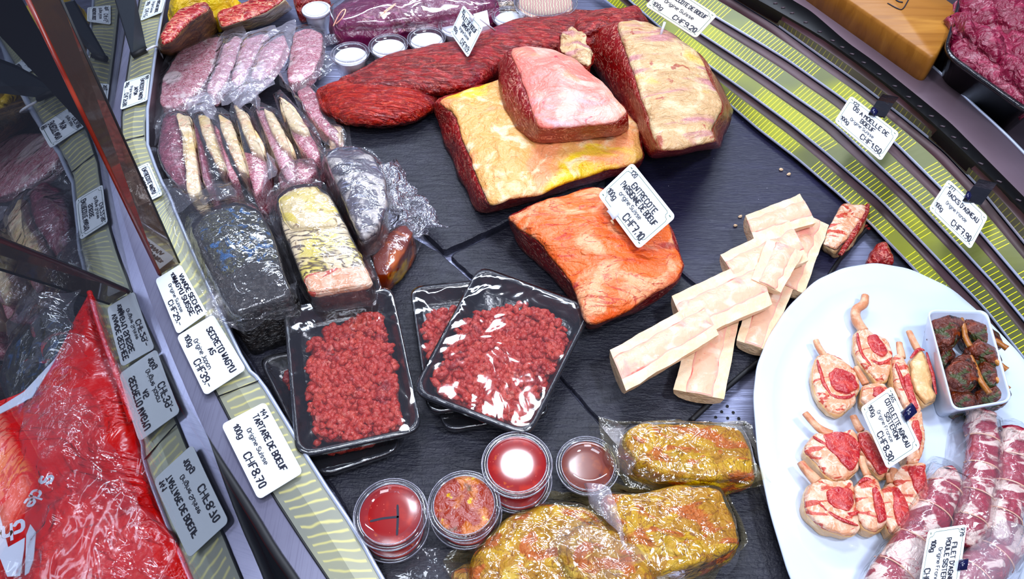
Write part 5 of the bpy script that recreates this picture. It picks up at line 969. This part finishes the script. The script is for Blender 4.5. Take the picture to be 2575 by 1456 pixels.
joint('beef_knuckle', 'dark red meat behind the thick steak at the top edge', 'meat', [(735, -20), (800, -30), (830, -10), (790, 5), (745, 12)], .04, .0, mat='lean_dark', dome=.01, r=.01, amp=.004, name='meat')
pack('purple_meat_pack', 'long purple vacuum packed beef cut tied with string at the top', 'packed beef', None, [(825, 20), (900, -25), (1060, -45), (1240, -40), (1250, 10), (1200, 30), (1090, 45), (960, 62), (850, 66)], .062, -.003,
     [(800, 18), (880, -40), (1060, -70), (1290, -60), (1330, 0), (1290, 30), (1180, 55), (1030, 80), (930, 92), (840, 96), (822, 60)], .016, 'purple_meat', 'film_tight', seed=4, wave=.008, dome=.018, r=.014)
for lb, pts in (('white string loop on the left end of the purple meat pack', [(838, 66, .07), (855, 30, .088), (872, 20, .09), (862, 45, .085), (845, 60, .075)]), ('white string lying along the purple meat pack', [(955, 40, .082), (985, 20, .088), (1000, 5, .09), (965, 30, .086)])):
    s_ = tube(None, None, [at(*p) for p in pts], .0011, 'marrow', 'string', world=True); tag(s_, lb, 'string')
flap('crinkled film corner left of the purple meat pack', [(805, 100, .03), (860, 88, .03), (880, 110, .02), (815, 128, .015)], 'film_crumple', .004, seed=3, wave=.01, name='film_flap')
pack('clear_pack', 'crumpled clear bag at the top edge beside the coil tub', 'packed meat', None, [(1235, 0), (1270, -20), (1300, -10), (1295, 15), (1250, 20)], .03, .0, [(1215, -5), (1270, -40), (1320, -20), (1310, 25), (1240, 32)], .02, 'fat_cream', 'film_crumple', seed=8)
# ------------------------------------------------------------------ wooden board and black tub on the work counter
q = [at(*p, .165) for p in ((2020, -80), (2130, -180), (2425, 30), (2352, 148))]; o = cen(q); o.z = .10
wb = thing('wooden_board', o, 'thick rounded wooden board on the work counter at the top right', 'board')
rq = rquad(q, .018); vs, fs = loft([[V((p.x, p.y, .101)) for p in rq], [V((p.x, p.y, .158)) for p in rq], [V((p.x, p.y, .163)) for p in scl(rq, cen(rq), .99)], [V((p.x, p.y, .165)) for p in scl(rq, cen(rq), .97)]], True, True)
mesh('board', vs, fs, 'wood', wb, o)
p0, ux = at(2262, 15, .1655), (at(2300, -5, .1655)-at(2250, 22, .1655))
st = [at(2232, 8, .1658), at(2262, 25, .1658), at(2272, 22, .1658), at(2282, 4, .1658), at(2290, -12, .1658)]
tube(wb, o, st, .0009, 'ink', 'branded_mark', world=True, n=2, seg=6)
tube(wb, o, [at(2250, -4, .1658), at(2258, 4, .1658), at(2270, 6, .1658)], .0012, 'ink', 'branded_mark', world=True, n=1, seg=6)
q = [at(2370, 125, .17), at(2430, -60, .17), at(2720, 60, .17), at(2590, 300, .17)]
q = [at(2375, 130, .175), at(2440, -90, .175), at(2800, 60, .175), at(2600, 290, .175)]
o = cen(q); o.z = .10; bn = thing('black_tub', o, 'deep black tub of raw red meat at the right edge', 'tub')
rq = rquad(q, .03); cc = cen(rq)
def bt(s, z): return [V((cc.x+(p.x-cc.x)*s, cc.y+(p.y-cc.y)*s, z)) for p in rq]
vs, fs = loft([bt(.80, .101), bt(.97, .168), bt(1.02, .170), bt(1.02, .176), bt(.97, .176), bt(.95, .168), bt(.8, .115)], True, True); mesh('tub', vs, fs, 'black_plastic', bn, o)
rnd = random.Random(5); MT = [('topmost long strip of raw red meat by the wooden board', [(2405, 5), (2440, -30), (2490, 0), (2530, 60), (2500, 95), (2450, 60)]), ('raw red meat piece in the middle of the black tub', [(2430, 70), (2470, 60), (2520, 100), (2545, 150), (2500, 150), (2455, 120)]),
 ('raw red meat piece at the top right corner of the black tub', [(2490, -20), (2560, -40), (2620, 20), (2600, 80), (2540, 70), (2500, 30)]), ('raw red meat piece at the right edge of the black tub', [(2530, 80), (2590, 70), (2650, 130), (2620, 200), (2560, 180), (2535, 130)]),
 ('lowest hanging strip of raw red meat over the tub front', [(2510, 140), (2550, 145), (2590, 200), (2600, 250), (2560, 215), (2525, 180)]), ('thin raw red meat strip at the left of the black tub', [(2395, 30), (2420, 25), (2450, 70), (2460, 110), (2425, 80)])]
for i, (lb, pts) in enumerate(MT):
    z = .178+.006*(i % 3); o = cen(P3(pts, z)); o.z = z-.03
    r_ = thing('raw_meat_piece', o, lb, 'meat', 'raw red meat pieces in the black tub'); lump(r_, o, pts, z, z-.035, dome=.016, r=.014, bulge=.15, amp=.008, freq=32, amp2=.003, mat='rose_meat', seed=i*3.1, name='meat')
fill = [bt(.78, .116), bt(.80, .125), bt(.91, .168), bt(.8, .178), bt(.5, .18), bt(.1, .18)]
vs, fs = loft(fill, True, True); vs = rough_up(vs, .002, 25, 2, .001, 80); m = mesh('raw_meat', vs, fs, 'rose_meat', None, o); tag(m, 'mass of raw red meat filling the black tub', 'meat', None, 'stuff')
# ------------------------------------------------------------------ red shopping bag outside the glass
def bagpt(x, y): return at(x, y, -.03)
BG = [(228, 728), (262, 850), (330, 1010), (345, 1120), (375, 1240), (400, 1310), (440, 1370), (480, 1470), (500, 1600), (-200, 1650), (-260, 1200), (-60, 1030), (60, 985), (140, 900), (190, 800)]
B_ = chaik(P3(BG, -.03), 2, 1); 
if not ccw(B_): B_.reverse()
bc_ = cen(B_); o = V((bc_.x, bc_.y, -.15)); bag = thing('shopping_bag', o, 'shiny red plastic shopping bag with white lettering outside the glass', 'bag')
rings = [[V((bc_.x+(p.x-bc_.x)*.9, bc_.y+(p.y-bc_.y)*.9, -.15)) for p in B_], [V((p.x, p.y, -.06)) for p in B_], B_]
for s in (.985, .96, .92, .87, .8, .72, .64, .55, .45, .35, .25, .15, .06):
    rg = []
    for p in B_:
        x, y = bc_.x+(p.x-bc_.x)*s, bc_.y+(p.y-bc_.y)*s
        f = .012*(1-s**4)+.008*noise.noise(V((x*9, y*9, 3)))+.010*max(0, .3-abs(noise.noise(V((x*7+y*4, y*3-x*2, 8)))))*(1-s**3)+.003*noise.noise(V((x*50, y*30, 1)))
        rg.append(V((x, y, -.03+f)))
    rings.append(rg)
vs, fs = loft(rings, True, True); bm_ = mesh('bag_body', vs, fs, 'red_bag', bag, o)
cav = chaik(P3([(90, 1435), (210, 1480), (560, 1600), (200, 1900), (0, 1700)], -.02), 1, 1)
Z_ = .001
def bag_poly(nm, pts, mat='bag_white', z=.001):
    q_ = chaik(P3(pts, Z_), 0, 0); 
    if not ccw(q_): q_.reverse()
    vs, fs = prism(q_, Z_-.0012, Z_); mesh(nm, vs, fs, mat, bag, o, smooth=False)
bag_poly('white_letter', [(-60, 1250), (-10, 1260), (20, 1376), (45, 1362), (62, 1352), (60, 1380), (50, 1448), (18, 1450)])
bag_poly('white_letter', [(66, 1345), (76, 1318), (90, 1338), (84, 1405), (72, 1440), (62, 1447), (64, 1400)])
bag_poly('white_corner', [(60, 985), (140, 900), (150, 885), (80, 1000), (0, 1040), (-60, 1060)])
def bag_word(txt, x0, y0, x1, y1, h, wgt):
    """word whose baseline runs between two pixels; written head-down"""
    a, b = at(x0, y0, Z_), at(x1, y1, Z_); L = (b-a).length; d = (b-a)/L; n_ = V((-d.y, d.x, 0))
    st = write(txt, 0, 0, h, align='l', wgt=wgt, jit=.02, squeeze=.7)
    mx = max(p[0] for s in st for p in s[0]); k = L/mx
    vs, fs = ribbons(st, lambda x, y, l: a+d*(x*k)+n_*(y*k)+V((0, 0, .0004+l)), .0002); mesh('white_word', vs, fs, 'bag_white', bag, o, smooth=False)
bag_word('che', 58, 1308, -22, 1338, 6, .24)
bag_word('de', 86, 1232, 60, 1268, 6, .2)
bag_word('s', 108, 1195, 98, 1214, 6, .2)
flap('', [(60, 1010, .012), (230, 980, .012), (430, 1500, .012), (60, 1500, .012)], 'film_clear', .02, seed=5, wave=.012, n=34, name='outer_film', parent=bag)
flap('clear carrier film standing above the red bag', [(60, 800, .03), (180, 740, .05), (230, 900, .03), (90, 960, .02)], 'film_clear', .02, seed=15, wave=.02, n=24, name='clear_film')
tube(bag, o, [at(225, 735, -.01), at(250, 830, -.005), at(300, 960, -.005), at(330, 1060, -.01)], .004, 'red_bag', 'bag_handle', world=True)
for i, (lb, q, m_, hs, wv) in enumerate((
 ('film fold standing up between the brown-red tub and the largest yellow pack', [(1470, 1215, .05), (1530, 1225, .06), (1580, 1400, .06), (1500, 1290, .05)], 'film_milky', .006, .008),
 ('clear film wing at the left end of the upper yellow pack', [(1505, 1040, .03), (1575, 1075, .045), (1610, 1200, .045), (1535, 1170, .03)], 'film_pouch', .006, .010),
 ('long lower film seam along the front of the upper yellow pack', [(1600, 1170, .05), (1885, 1150, .05), (1935, 1215, .035), (1610, 1205, .045)], 'film_yellow', .004, .008),
 ('creased film corner over the tucked marinated pack', [(1358, 1385, .05), (1450, 1300, .058), (1640, 1400, .062), (1560, 1450, .055)], 'film_pouch', .006, .010),
 ('clear film corner right of the largest yellow pack', [(1760, 1410, .012), (1850, 1370, .02), (1885, 1365, .012), (1830, 1440, .004)], 'film_clear', .004, .008),
 ('clear gathered film knot at the lower left of the black crusted block', [(520, 700, .06), (575, 730, .07), (600, 830, .03), (535, 800, .055)], 'film_milky', .004, .012))):
    flap(lb, q, m_, hs, seed=20+i*2.7, wave=wv, name='film_flap', n=18)
